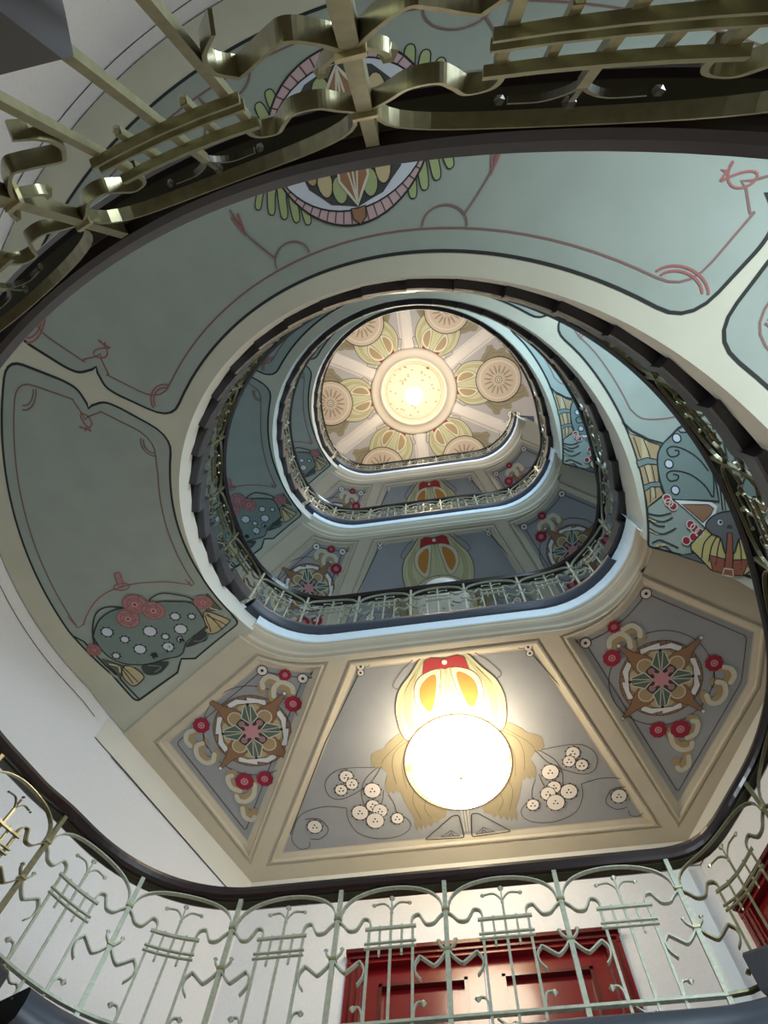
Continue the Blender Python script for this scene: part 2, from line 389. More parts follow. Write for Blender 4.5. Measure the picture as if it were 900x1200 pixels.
def medallion(p):
    """great wheel at the head of the back flight, mirrored about radius 2.58"""
    c = (A(-91), 2.58)
    def c_(x, y): return (c[0] + x, c[1] + y)
    def F(pts, up): return [(x, 2.58 + (y - 2.58) * up) for x, y in pts]
    for up in (1, -1):
        for sx in (1, -1):
            for i in range(5):
                x0 = .30 + .048 * i; y0 = -.10 + .012 * i; y1 = -.33 + .030 * i + .004 * i * i; dx = .02 + .012 * i; w_ = .027
                q = [c_(sx * x, up * y) for x, y in ((x0 - w_, y0), (x0 - w_ + dx, (y0 + y1) / 2), (x0 - w_ * .8 + dx * 1.5, y1 - .0), (x0 + dx * 1.5 + .002, y1 - .022), (x0 + w_ * .9 + dx * 1.5, y1), (x0 + w_ + dx, (y0 + y1) / 2), (x0 + w_, y0 + .03))]
                p.fill(spl(q, 3, True), 'grn', 1 + i * .2, 'k', .005)
    p.fill([(c[0] + .435 * math.cos(t), c[1] + .43 * math.sin(t)) for t in [2 * PI * i / 48 for i in range(48)]], 'mauve', 3, 'k', .009)
    for i in range(48):
        a = 2 * PI * i / 48
        if abs(math.sin(a)) > .35: p.line([c_(.345 * math.cos(a), .345 * math.sin(a)), c_(.43 * math.cos(a), .43 * math.sin(a))], .006, 'b', 4)
    p.fill([(c[0] + .425 * math.cos(t), c[1] + .355 * math.sin(t)) for t in [2 * PI * i / 44 for i in range(44)]], 'bluew', 5, 'k', .007)
    for up in (1, -1):
        q = [c_(x, up * y) for x, y in ((0, -.345), (.16, -.30), (.27, -.19), (.31, -.03), (.22, -.02), (-.22, -.02), (-.31, -.03), (-.27, -.19), (-.16, -.30))]
        p.fill(q, 'dark', 6)
        for sx in (1, -1):
            for i, (x, y, w, h_) in enumerate(((.09, -.24, .045, .07), (.17, -.18, .045, .08), (.235, -.10, .04, .08))):
                p.fill([c_(sx * (x + w * math.cos(t)), up * (y + h_ * math.sin(t))) for t in [2 * PI * j / 14 for j in range(14)]], ('grn', 'beige', 'tan')[i], 7, 'k', .005)
        p.fill([c_(x, up * y) for x, y in ((0, -.335), (.085, -.20), (.07, -.03), (-.07, -.03), (-.085, -.20))], 'brn', 9, 'swirl', .012)
        for x in (-.045, 0, .045): p.line([c_(0, -.32 * up), c_(x, -.06 * up)], .008, 'swirl', 10)
        p.fill([c_(x, up * y) for x, y in ((-.045, -.345), (0, -.35), (.045, -.345), (.04, -.40), (0, -.434), (-.04, -.40))], 'brn', 7, 'k', .006)
    for sx in (1, -1):
        p.fill([c_(sx * x, y) for x, y in ((.08, -.06), (.2, -.09), (.22, 0), (.2, .09), (.08, .06))], 'beige', 9, 'k', .005)
        p.fill([c_(sx * x, y) for x, y in ((.03, -.09), (.06, -.09), (.075, .09), (.045, .09))], 'crim', 11)
    p.fill(circ(c, .06, 16), 'crim', 12, 'k', .006)
    m = .47                                                          # looping rust lines on both long sides
    for up in (1, -1):
        for sx in (1, -1):
            x0 = .52 * sx
            p.line([c_(x0 - .135 * math.cos(t) * 1, up * (-m - .02 + .10 * math.sin(t))) for t in [PI * j / 12 for j in range(13)]], .008, 'f', 3)
            p.line([c_(sx * x, up * y) for x, y in spl([(.50 + .13, -.44), (.70, -.33), (.75, -.22), (.77, -.08)])], .008, 'f', 3)
            p.line([c_(sx * x, up * y) for x, y in ((.735, -.12), (.75, -.25), (.78, -.12))], .011, 'r', 3)

def medusa(p):
    D = T
    body = [(-191.8, 3.01), (-189.6, 2.89), (-188.5, 2.75), (-188.5, 2.64), (-189.0, 2.53), (-189.2, 2.36), (-190.1, 2.23), (-191.8, 2.1), (-194.5, 2.07), (-199.1, 2.11), (-200.1, 2.17), (-201.0, 2.36), (-202.9, 2.47), (-202.1, 2.62), (-201.4, 2.77), (-200.0, 2.92), (-197.5, 3.02), (-195.1, 3.04), (-192.7, 3.03)]
    p.fill(spl(D(body), 4, True), 'teal', 4, 'k', .009)
    p.fill(spl(D([(-196.1, 2.02), (-200.8, 1.92), (-201.7, 1.93), (-202.5, 2.08), (-200.9, 2.17), (-197.5, 2.09)]), 3, True), 'beige', 3, 'k', .008)
    p.fill(spl(D([(-199.6, 2.98), (-200.8, 2.92), (-202.7, 2.89), (-203.4, 2.92), (-203.6, 3.03), (-202.0, 3.06), (-200.6, 3.05)]), 3, True), 'beige', 3, 'k', .008)
    for a, b in (((-196.5, 2.03), (-202.3, 2.02)), ((-196.8, 2.05), (-202.2, 1.96)), ((-197, 2.06), (-201.8, 2.12)), ((-199.8, 3.0), (-203.4, 2.97)), ((-199.9, 3.02), (-203.2, 3.02))):
        p.line(D([a, b]), .007, 'k', 5)
    p.fill(spl(D([(-199.6, 2.11), (-202.7, 2.18), (-202.7, 2.26), (-202.1, 2.39), (-201.3, 2.35)]), 3, True), 'dark', 3); p.line(spl(D([(-200.6, 2.14), (-202.1, 2.17), (-202.3, 2.25), (-201.6, 2.3)])), .008, 'teal', 5)
    p.fill(spl(D([(-201.0, 2.83), (-202.8, 2.61), (-204.0, 2.73), (-203.3, 2.84), (-202.1, 2.87)]), 3, True), 'dark', 3); p.line(spl(D([(-201.5, 2.80), (-203.0, 2.7), (-203.3, 2.78)])), .008, 'teal', 5)
    p.fill(D([(-191.0, 1.91), (-197.4, 1.90), (-196.0, 2.02)]), 'olive', 3, 'k'); p.fill(D([(-196.5, 3.10), (-199.5, 2.99), (-201.3, 3.09)]), 'olive', 3, 'k')
    for q in ([(-194, 1.92), (-195.5, 1.97), (-197, 1.93)], [(-198, 3.08), (-199.2, 3.03), (-200.3, 3.06)]): p.line(spl(D(q)), .01, 'swirl', 4)
    for th, r, s in ((-192.2, 2.89, .044), (-194.8, 2.8, .031), (-195.2, 2.56, .051), (-197.9, 2.75, .046), (-200.1, 2.53, .044), (-197.6, 2.32, .049), (-194.1, 2.28, .035), (-195.7, 2.16, .024), (-197.7, 2.48, .026), (-199.9, 2.39, .026), (-200.4, 2.69, .022), (-197.1, 2.97, .027)):
        c = (A(th), r); p.dot(c, s + .009, 'k', 5, asp=RM / r); p.dot(c, s, 'bluew', 6, asp=RM / r)
        for i in range(8): p.dot((c[0] + (s + .012) * math.cos(i * PI / 4) * RM / r, c[1] + (s + .012) * math.sin(i * PI / 4)), .008, 'k', 5, n=4)
    for q in ([(-188.4, 2.63), (-187.4, 2.76), (-188.2, 2.88), (-190.9, 2.99), (-193.4, 3.06), (-194.2, 3.08)], [(-189.4, 2.39), (-188.2, 2.38), (-187.5, 2.26), (-188.7, 2.16), (-190.6, 2.07), (-193.2, 2.03)]):
        p.line(spl(D(q)), .010, 'k', 5)
    p.line(D([(-189.5, 2.3), (-192.4, 2.03)]), .006, 'k', 5)
    for th, r, s in ((-188.4, 2.52, .10), (-191.0, 2.65, .095), (-191.0, 2.41, .095), (-193.2, 1.99, .075), (-194.5, 3.1, .06)):
        c = (A(th), r); k = RM / r; p.dot(c, s, 'dpink', 7, 'r', .008, asp=k, n=22)
        p.line(circ(c, s * .65, 16, k), .006, 'r', 9, True)
        for i in range(5): a = i * 1.2566; p.line([(c[0] + s * .4 * math.cos(a) * k, c[1] + s * .4 * math.sin(a)), (c[0] + s * math.cos(a + .5) * k, c[1] + s * math.sin(a + .5))], .006, 'r', 9)
        p.dot(c, s * .36, 'pink', 9, 'r', .006, asp=k); p.fill([(c[0] + q * math.cos(t) * k, c[1] + q * math.sin(t)) for t, q in [(i * PI / 4, s * .2 if i % 2 == 0 else s * .07) for i in range(8)]], 'k', 11)

def butterfly(p, rmid=2.565):
    """face with butterfly wings at the foot of the flight; drawn once, mirrored across radius rmid"""
    for up in (1, -1):
        D = (lambda l: T(l)) if up == 1 else (lambda l: T([(q[0], 2 * rmid - q[1]) for q in l]))
        p.fill(D([(-12.1, 1.93), (-10.4, 2.02), (-8.9, 2.07), (-7.6, 2.14), (-4.3, 2.07), (.3, 2.04), (2.5, 2.06), (5., 1.91), (1.4, 1.91), (-5.4, 1.92)]), 'tan', 2, 'k', .008)
        p.fill(D([(-10.1, 2.01), (-9.2, 2.05), (-5.7, 2.01), (0, 1.99), (2.8, 1.99), (2.9, 1.96), (0, 1.96), (-5.8, 1.965)]), 'beige', 3)
        p.fill(D([(-5.6, 1.91), (-5.8, 2.0), (-4.9, 2.08), (-3.9, 2.07), (-4.4, 1.99), (-4.1, 1.91)]), 'teal', 4, 'k', .007)
        p.fill(D([(.1, 1.91), (-.4, 1.98), (-.2, 2.05), (.8, 2.05), (.6, 1.97), (1.4, 1.91)]), 'teal', 4, 'k', .007)
        for a, b in (((-11, 1.96), (-6, 1.95)), ((-9.8, 2.03), (-5.6, 2.03)), ((-4, 1.96), (0, 1.96)), ((-4, 2.02), (-.2, 2.01)), ((1, 1.96), (4, 1.94)), ((.8, 2.0), (3.2, 1.99))): p.line(D([a, b]), .006, 'k', 4)
        p.fill(spl(D([(-7.9, 2.17), (-6.1, 2.1), (-2.8, 2.06), (1.1, 2.06), (3.5, 2.11), (4.1, 2.33)]), 4) + D([(4.5, 2.5), (.3, 2.5), (-4.3, 2.49), (-8.3, 2.45), (-9.0, 2.34), (-9.7, 2.32)]), 'teal', 5, 'k', .010)
        for q in ((-8.2, 2.29), (-3.6, 2.16), (1.8, 2.16)): p.dot(D([q])[0], .034, 'bluew', 7, 'k', .008, asp=1.15)
        for q in ([(-1., 2.46), (-3.4, 2.41), (-5.5, 2.33), (-6.8, 2.24), (-6.4, 2.18), (-5., 2.19), (-4.9, 2.25), (-5.7, 2.27), (-6., 2.24)], [(3.7, 2.45), (1.3, 2.4), (-1., 2.3), (-2.1, 2.18), (-1.6, 2.12), (-.2, 2.13), (-.2, 2.19), (-1., 2.21), (-1.4, 2.17)], [(3.7, 2.46), (-.1, 2.49), (-5., 2.49), (-8., 2.45)]):
            p.line(spl(D(q)), .009, 'k', 7)
        p.fill(D([(3.8, 2.14), (4.6, 2.44), (5.4, 2.48), (6.9, 2.46), (9.2, 2.37), (7.8, 2.31)]), 'white', 7); p.fill(D([(4.7, 2.19), (5., 2.41), (5.7, 2.45), (6.8, 2.42), (8.3, 2.35)]), 'brn', 8, 'k', .005)
        for x, y in ((8.7, 2.25), (11.9, 2.21), (11.1, 2.27), (10.2, 2.32), (9.4, 2.28), (3.3, 2.08), (5., 2.12), (4.2, 2.09)):
            p.dot(D([(x, y)])[0], 0.034, 'crim', 6, 'swirl', .007, asp=1.1)
        p.fill(D([(9.3, 2.37), (9.9, 2.50), (14.1, 2.55), (17.1, 2.55), (16.8, 2.42), (13.5, 2.25), (12.5, 2.25)]), 'yel2', 6, 'k', .008)
        for q in ([(9.8, 2.45), (12, 2.36), (15, 2.34)], [(10, 2.48), (12.5, 2.42), (15.5, 2.40)], [(10.2, 2.5), (13, 2.47), (16, 2.46)]): p.line(spl(D(q)), .007, 'k', 7)
        p.fill(D([(14.2, 2.40), (14.6, 2.53), (17.2, 2.555), (17.0, 2.44)]), 'brick', 7, 'k', .006)
        p.fill(D([(15.0, 2.15), (13.9, 2.32), (16.2, 2.42)]), 'grey', 5, 'k', .007)
        p.line(D([(6.1, 2.52), (-1.9, 2.53), (-8.5, 2.53)]), .009, 'k', 6)
        p.line(D([(6.1, 2.545), (-8.5, 2.55)]), .006, 'k', 6)
        for q in ([(7.2, 1.91), (7.9, 1.96), (8.2, 2.03), (7.3, 2.11)], [(9.7, 1.91), (10.5, 1.96), (10.8, 2.03), (9.5, 2.13)], [(13., 1.93), (12.2, 1.99), (12.7, 2.06), (13.5, 2.15)], [(7.8, 1.91), (9, 1.97), (9.2, 2.04)], [(14.2, 1.93), (13.4, 2.03), (14.6, 2.1)], [(6.4, 1.91), (6.9, 2.0), (6.4, 2.1)]):
            p.line(spl(D(q)), .009, 'k', 3)
        for q in ([(7.6, 1.91), (8.3, 1.97)], [(10.1, 1.91), (10.9, 1.98)], [(13.6, 1.96), (13.0, 2.04)]): p.line(D(q), .016, 'beige', 3)
        if up == 1: p.line(T([(-15.2, 1.93), (-12.4, 1.97), (-9.5, 2.07), (-7.9, 2.17), (-9.9, 2.33), (-10.6, 2.44), (-10.9, 2.565), (-10.6, 2.69), (-9.9, 2.80), (-7.9, 2.96), (-9.5, 3.06), (-12.4, 3.14), (-15, 3.17)]), .011, 'k', 6)
    f = [(9., 2.37), (7.7, 2.40), (6.7, 2.47), (6.3, rmid), (6.7, 2.66), (7.7, 2.73), (9., 2.76), (10.3, 2.71), (11., 2.64), (13.5, 2.60), (13.5, 2.53), (11., 2.49), (10.3, 2.42)]
    p.fill(spl(T(f), 3, True), 'grey', 9, 'k', .008)
    for r in (2.49, 2.64): p.dot((A(8.2), r), .022, 'bluew', 11); p.dot((A(8.15), r + .004), .012, 'k', 12)
    p.fill(T([(8.6, 2.55), (8.6, 2.58), (9.2, 2.59), (9.2, 2.54)]), 'dark', 11)
    p.fill(T([(10.0, 2.545), (10.0, 2.585), (16.4, 2.60), (16.4, 2.53)]), 'brick', 11, 'k', .006); p.fill(T([(16.2, 2.53), (16.2, 2.60), (17.4, 2.61), (17.4, 2.52)]), 'brick', 12, 'swirl', .008)

def knot(p, c, s=.06, dx=1, asp=1.):
    pts = []
    for i in range(33):
        t = 2 * PI * i / 32; pts.append((c[0] + dx * s * (1.1 * math.cos(t) + .4 * math.cos(2 * t)) * asp, c[1] + s * .9 * math.sin(2 * t + .5)))
    p.line(pts, .008, 'r', 3); p.fill([(c[0] - dx * s * 1.3, c[1] - s * .1), (c[0] - dx * s * .6, c[1] + s * .2), (c[0] - dx * s * .6, c[1] - s * .2)], 'r', 3)

# ============================================================ the setting
# outer wall: half round behind the flights, half octagon behind the landings
WIN = []
WC = -52.0                                        # windows on the back right of the round wall
for k in range(4):
    z0 = pitch(k, WC) + 1.15
    WIN.append((z0, z0 + 1.75))
WT = (WC - 11, WC + 11)
def wall_round():
    g = G(); n = 30; a0, a1 = 29.8, -209.8
    ths = sorted(set([a0 + (a1 - a0) * i / 60 for i in range(61)] + list(WT)))
    zs = sorted(set([0.0] + [z for w in WIN for z in w] + [ZTOP + .3]))
    for i in range(len(ths) - 1):
        for j in range(len(zs) - 1):
            m = (ths[i] + ths[i + 1]) / 2; zm = (zs[j] + zs[j + 1]) / 2
            if WT[0] < m < WT[1] and any(w[0] < zm < w[1] for w in WIN): continue
            for RR in (RW, RW + .35):
                q = [(RR * math.cos(math.radians(t)), RR * math.sin(math.radians(t)), z) for t, z in ((ths[i], zs[j]), (ths[i + 1], zs[j]), (ths[i + 1], zs[j + 1]), (ths[i], zs[j + 1]))]
                g.add(q, [(0, 1, 2, 3)])
    for w in WIN:
        for t in WT:
            c, s = math.cos(math.radians(t)), math.sin(math.radians(t))
            g.add([(RW * c, RW * s, w[0]), ((RW + .35) * c, (RW + .35) * s, w[0]), ((RW + .35) * c, (RW + .35) * s, w[1]), (RW * c, RW * s, w[1])], [(0, 1, 2, 3)])
        for z in w:
            for i in range(8):
                ta, tb = [math.radians(WT[0] + (WT[1] - WT[0]) * x / 8) for x in (i, i + 1)]
                g.add([(RW * math.cos(ta), RW * math.sin(ta), z), (RW * math.cos(tb), RW * math.sin(tb), z), ((RW + .35) * math.cos(tb), (RW + .35) * math.sin(tb), z), ((RW + .35) * math.cos(ta), (RW + .35) * math.sin(ta), z)], [(0, 1, 2, 3)])
    return struct(g.build('wall_back', wallm, smooth=False))
wall_round()
def flatwall(name, a, b, holes=()):
    """plain wall from a to b (plan), with door holes (t0, t1, z0, z1)"""
    A_, B_ = Vector(a), Vector(b); d = (B_ - A_); L = d.length; d /= L; n = Vector((d.y, -d.x))
    if n.dot(A_) < 0: n = -n
    ts = sorted(set([0, L] + [x for h in holes for x in h[:2]])); zs = sorted(set([0, ZTOP + .3] + [x for h in holes for x in h[2:]]))
    g = G()
    def pt(t, z, o=0): q = A_ + d * t + n * o; return (q.x, q.y, z)
    for i in range(len(ts) - 1):
        for j in range(len(zs) - 1):
            tm, zm = (ts[i] + ts[i + 1]) / 2, (zs[j] + zs[j + 1]) / 2
            if any(h[0] < tm < h[1] and h[2] < zm < h[3] for h in holes): continue
            for o in (0, .3): g.add([pt(ts[i], zs[j], o), pt(ts[i + 1], zs[j], o), pt(ts[i + 1], zs[j + 1], o), pt(ts[i], zs[j + 1], o)], [(0, 1, 2, 3)])
    for h in holes:
        for q in (((h[0], h[2]), (h[0], h[3])), ((h[1], h[2]), (h[1], h[3])), ((h[0], h[3]), (h[1], h[3])), ((h[0], h[2]), (h[1], h[2]))):
            g.add([pt(*q[0]), pt(*q[1]), pt(*q[1], .3), pt(*q[0], .3)], [(0, 1, 2, 3)])
    return struct(g.build(name, wallm)), pt
F1 = ZL[1]
DT = 2.86
FRONT_DOOR = (2.09 - 1.05, 2.09 + 1.16)
wf, ptf = flatwall('wall_front', OUT[1], OUT[2], [(FRONT_DOOR[0], FRONT_DOOR[1], F1, F1 + DT)])
wr, ptr = flatwall('wall_right', OUT[2], OUT[3], [(.14, 1.50, F1, F1 + DT)])
wl, ptl = flatwall('wall_left', OUT[0], OUT[1])
g = G(); g.box((1.865, 3.37, (F1 + ZL[2] - ZS - .36) / 2), (.11, .06, ZL[2] - ZS - .36 - F1)); g.build('trim_1', edgem); struct(bpy.data.objects['trim_1'])  # corner strip, its bluish shade put into the colour

# ---- doors
def door(name, pt, t0, t1, z0, z1, leaves=2):
    def bx(g, ta, tb, za, zb, oa, ob, m=0):
        v = [pt(t, z, o) for o in (oa, ob) for t, z in ((ta, za), (tb, za), (tb, zb), (ta, zb))]
        g.add(v, [(0, 1, 2, 3), (7, 6, 5, 4), (0, 4, 5, 1), (1, 5, 6, 2), (2, 6, 7, 3), (3, 7, 4, 0)], m)
    root = bpy.data.objects.new(name, None); link(root); struct(root)
    def frame_bar(nm, *a):
        g = G(); bx(g, *a); g.build(nm, red, root)
    fw = .13
    for nm, a in (('door_jamb', (t0, t0 + fw, z0, z1, -.03, .12)), ('door_jamb', (t1 - fw, t1, z0, z1, -.03, .12)), ('door_head', (t0, t1, z1 - .12, z1, -.035, .12))): frame_bar(nm, *a)
    g = G(); bx(g, t0 - .01, t1 + .01, z1 - .03, z1 + .01, -.065, .0); bx(g, t0 + .03, t1 - .03, z1 - .085, z1 - .065, -.055, .0); g.build('door_cornice', redd, root)
    for t in (t0 + .05, t0 + .1, t1 - .05, t1 - .1):
        g = G(); bx(g, t - .007, t + .007, z0, z1 - .13, -.045, -.02); g.build('door_fillet', redd, root)
    a, b = t0 + fw, t1 - fw; w = (b - a) / leaves
    for i in range(leaves):
        la, lb = a + i * w + .004, a + (i + 1) * w - .004
        g = G(); zt = z1 - .12; st = .13 if leaves == 2 else .16
        ph = [(z0 + .18, z0 + .85), (z0 + 1.0, z0 + 2.58)]
        bx(g, la, la + st, z0, zt, .03, .09); bx(g, lb - st, lb, z0, zt, .03, .09)
        zz = [z0] + [x for p_ in ph for x in p_] + [zt]
        for q in range(0, len(zz), 2): bx(g, la + st, lb - st, zz[q], zz[q + 1], .03, .09)
        bx(g, la, lb, z0, zt, .086, .10)
        leaf = g.build('door_leaf', red, root)
        for pa, pb in ph:
            g = G(); bx(g, la + st, lb - st, pa, pb, .065, .085)
            bx(g, la + st + .09, lb - st - .09, pa + .09, pb - .09, .045, .066); g.build('door_panel', red, leaf)
            g = G(); m = .028
            for q in ((la + st, la + st + m, pa, pb), (lb - st - m, lb - st, pa, pb), (la + st, lb - st, pa, pa + m), (la + st, lb - st, pb - m, pb)): bx(g, *q, .015, .066)
            g.build('panel_moulding', redd, leaf)
        if i == leaves - 1:
            g = G(); c = pt(la + .06, z0 + 1.05, .0); bx(g, la + .04, la + .08, z0 + .95, z0 + 1.15, .02, .03); bx(g, la + .05, la + .16, z0 + 1.05, z0 + 1.07, -.03, -.01); bx(g, la + .05, la + .07, z0 + 1.05, z0 + 1.07, -.02, .03); g.build('door_handle', goldt, leaf)
    return root
d1 = door('door_1', ptf, FRONT_DOOR[0], FRONT_DOOR[1], F1, F1 + DT)
d2 = door('door_2', ptr, .14, 1.50, F1, F1 + DT)

# ---- windows in the round wall
glass = mat('window_glass', (.9, .95, 1), .05)
_nt = glass.node_tree; _b = _nt.nodes['Principled BSDF']; _b.inputs['Transmission Weight'].default_value = 1.0; _b.inputs['IOR'].default_value = 1.02
whitep = mat('white_window_paint', (.75, .76, .74), .5)
for k, (z0, z1) in enumerate(WIN):
    root = bpy.data.objects.new('window_%d' % (k + 1), None); link(root); struct(root); root.rotation_euler.z = math.radians(WC + 90)
    half = RW * math.sin(math.radians(11)); y = -RW * math.cos(math.radians(11)) - .12
    fr = G()
    for x in (-half, half): fr.box((x * .97, y, (z0 + z1) / 2), (.06, .06, z1 - z0))
    for z in (z0 + .03, z1 - .03): fr.box((0, y, z), (2 * half, .06, .06))
    fr.build('window_frame', whitep, root)
    g = G(); g.box((0, y, (z0 + z1) / 2), (.045, .05, z1 - z0)); g.build('mullion', whitep, root)
    for sx in (-1, 1):
        g = G(); g.box((sx * half / 2, y, (z0 + z1) / 2), (half - .06, .006, z1 - z0 - .1)); g.build('pane', glass, root)
    u = Vector((math.cos(math.radians(WC)), math.sin(math.radians(WC)))) * (-y)
    if DAY.get(k): area('daylight_%d' % k, (u.x * .98, u.y * .98, (z0 + z1) / 2), 2 * half * .9, 1.6, DAY[k], ((.80, .92, 1.0), (.68, .87, 1.0), (.55, .80, 1.0), (.92, .95, 1.0))[k], (-.3, .8, (z0 + z1) / 2 + (0 if k == 0 else .35)))

# ---- floor and ceiling
def ring_outline(n=60):
    return [(RW * math.cos(math.radians(29.8 - 239.6 * i / n)), RW * math.sin(math.radians(29.8 - 239.6 * i / n))) for i in range(n + 1)] + [OUT[1], OUT[2]]
g = G(); o_ = ring_outline(); g.add([(x, y, 0) for x, y in o_], [tuple(range(len(o_)))]); g.add([(x, y, -.2) for x, y in o_], [tuple(range(len(o_)))])
floor = struct(g.build('floor', mat('stone_floor', (.45, .42, .38), .5, var=.1, bscale=6)))
g = G(); g.add([(x, y, ZTOP) for x, y in o_], [tuple(range(len(o_)))[::-1]]); g.add([(x, y, ZTOP + .3) for x, y in o_], [tuple(range(len(o_)))])
cpl = mat('ceiling_pale_plaster', (.72, .65, .57), .85)
ceiling = struct(g.build('ceiling', cpl))
CC = (-.06, -.05)
def lathe(g, prof, c, z, n=40, m=0):
    g.strip([[(c[0] + r * math.cos(2 * PI * j / n), c[1] + r * math.sin(2 * PI * j / n), z + h) for j in range(n)] for r, h in prof], caps=False, m=m)
g = G(); lathe(g, [(.99, 0), (.985, -.03), (.95, -.05), (.90, -.055), (.80, -.06), (.77, -.10), (.74, -.12), (.71, -.10), (.69, -.03), (.69, -.01)], CC, ZTOP, 56); g.build('ring_moulding', mat('warm_cream_plaster', (.66, .57, .45), .8), ceiling, True)
g = G(); g.add([(CC[0] + .69 * math.cos(2 * PI * j / 40), CC[1] + .69 * math.sin(2 * PI * j / 40), ZTOP - .012) for j in range(40)], [tuple(range(40))[::-1]]); rosem = mat('yellow_plaster', (.66, .54, .40), .8, var=.08, bscale=25); centre = g.build('centre_field', rosem, ceiling)
def up_map(c, rot, z):
    ca, sa = math.cos(rot), math.sin(rot)
    return lambda x, y, h: (c[0] + x * ca - y * sa, c[1] + x * sa + y * ca, z - h)
pt_ = Paint(up_map(CC, 0, ZTOP - .012), res=.5)
for i in range(40):
    a = random.uniform(0, 2 * PI); r = random.uniform(.3, .62); pt_.fill(circ((r * math.cos(a), r * math.sin(a)), .02, 5, 1.6), 'tan', 1)
pt_.line(circ((0, 0), .63, 40), .01, 'tan', 1, True); pt_.build('painted_scatter', centre)
for i in range(6):
    a = math.radians(30 + 60 * i); ca, sa = math.cos(a), math.sin(a); g = G()
    def q_(r, s, h): return (CC[0] + r * ca - s * sa, CC[1] + r * sa + s * ca, ZTOP + h)
    r0, r1 = .95, 3.5
    pr_ = [(-.13, .005), (-.10, -.02), (-.07, -.03), (.07, -.03), (.10, -.02), (.13, .005)]
    g.strip([[q_(r, s, h) for s, h in pr_] for r in (r0, r1)], caps=True); g.build('ceiling_rib', cpl, ceiling)
cfield = mat('ceiling_field_paint', (.46, .43, .40), .85)
for i in range(6):
    a = math.radians(60 * i)
    mp = up_map(CC, a - PI / 2, ZTOP)
    g = G(); n = 14
    inner = [(1.04 * math.sin(math.radians(-22 + 44 * j / n)), 1.04 * math.cos(math.radians(-22 + 44 * j / n))) for j in range(n + 1)]
    outer = [(3.3 * math.sin(math.radians(-27 + 54 * j / n)), 3.3 * math.cos(math.radians(-27 + 54 * j / n))) for j in range(n + 1)]
    g.grid([[mp(x, y, .004) for x, y in inner], [mp(x, y, .004) for x, y in outer]])
    pan = g.build('ceiling_panel', cfield, ceiling)
    p = Paint(mp, res=.8, lw=1.6); p.base = .006; owl(p, True, ys=-.40); p.build('painted_owl', pan)

# ---- baseboards on the landing
g = G()
for (a, b) in ((0, FRONT_DOOR[0]), (FRONT_DOOR[1], 4.15)):
    v = [ptf(t, z, o) for o in (-.02, 0) for t, z in ((a, F1), (b, F1), (b, F1 + .18), (a, F1 + .18))]
    g.add(v, [(0, 1, 2, 3), (0, 4, 5, 1), (2, 6, 7, 3), (3, 7, 4, 0), (1, 5, 6, 2)])
struct(g.build('baseboard_front', nosem))
# dark painted line under the ceilings, with a pale band above it
def wallline(name, k):
    """line on the round wall following the flight, .2 below its soffit, then stepping to run level round the landing"""
    g = G(); pts = []
    for i in range(80):
        th = 12 - (216.) * i / 79
        pts.append((th, soff(k, th) - .17))
    rows = [[], []]
    for th, z in pts:
        c, s = math.cos(math.radians(th)), math.sin(math.radians(th))
        for j, dz in enumerate((0, .010)): rows[j].append(((RW - .003) * c, (RW - .003) * s, z + dz))
    g.grid(rows); o = g.build(name, black, bpy.data.objects['wall_back'])
    return o
def levelband(k):
    z = ZL[k] - ZS; outl = [(RW * math.cos(math.radians(t)), RW * math.sin(math.radians(t))) for t in (154, 152, 150.2)] + [OUT[1], OUT[2]] + [(RW * math.cos(math.radians(t)), RW * math.sin(math.radians(t))) for t in (29.8, 26)]
    for nm, za, zb, m, o in (('painted_band', z - .32, z, bandm, .004), ('painted_wall_line', z - .33, z - .32, black, .006)):
        g = G(); rows = [[], []]
        for i, (x, y) in enumerate(outl):
            L = math.hypot(x, y); f = 1 - o * 1.15 / L
            rows[0].append((x * f, y * f, za)); rows[1].append((x * f, y * f, zb))
        g.grid(rows); g.build(nm, m, wf)
for k in range(4): wallline('painted_wall_line', k)
for k in range(1, 5): levelband(k)

# ============================================================ flights
ORD = ['lowest', 'first full', 'second full', 'topmost']
def fmap(k): return lambda a, r, h: (r * math.cos(a / RM), r * math.sin(a / RM), soff(k, math.degrees(a / RM)) - h)
def brace(t, sg, lo=1.97, hi=3.19, amp=1.9, bend=.7):
    """end of a field: bulging line with a cusp at the middle radius (from lo to hi)"""
    m = (lo + hi) / 2; return [(t, lo, .24), (t - sg * bend, lo + .42, .12), (t - sg * (bend - .2), m - .10, .05), (t + sg * amp * .6, m - .02, 0), (t + sg * amp, m, 0), (t + sg * amp * .6, m + .02, 0), (t - sg * (bend - .2), m + .10, .05), (t - sg * bend, hi - .42, .12), (t, hi, .22)]
def toA(l): return [(A(q[0]), q[1], q[2] if len(q) > 2 else 0) for q in l]
def endlow(r): return 13.8 + (r - 1.88) * 3.7         # foot of the flight, parallel to the landing's cut edge
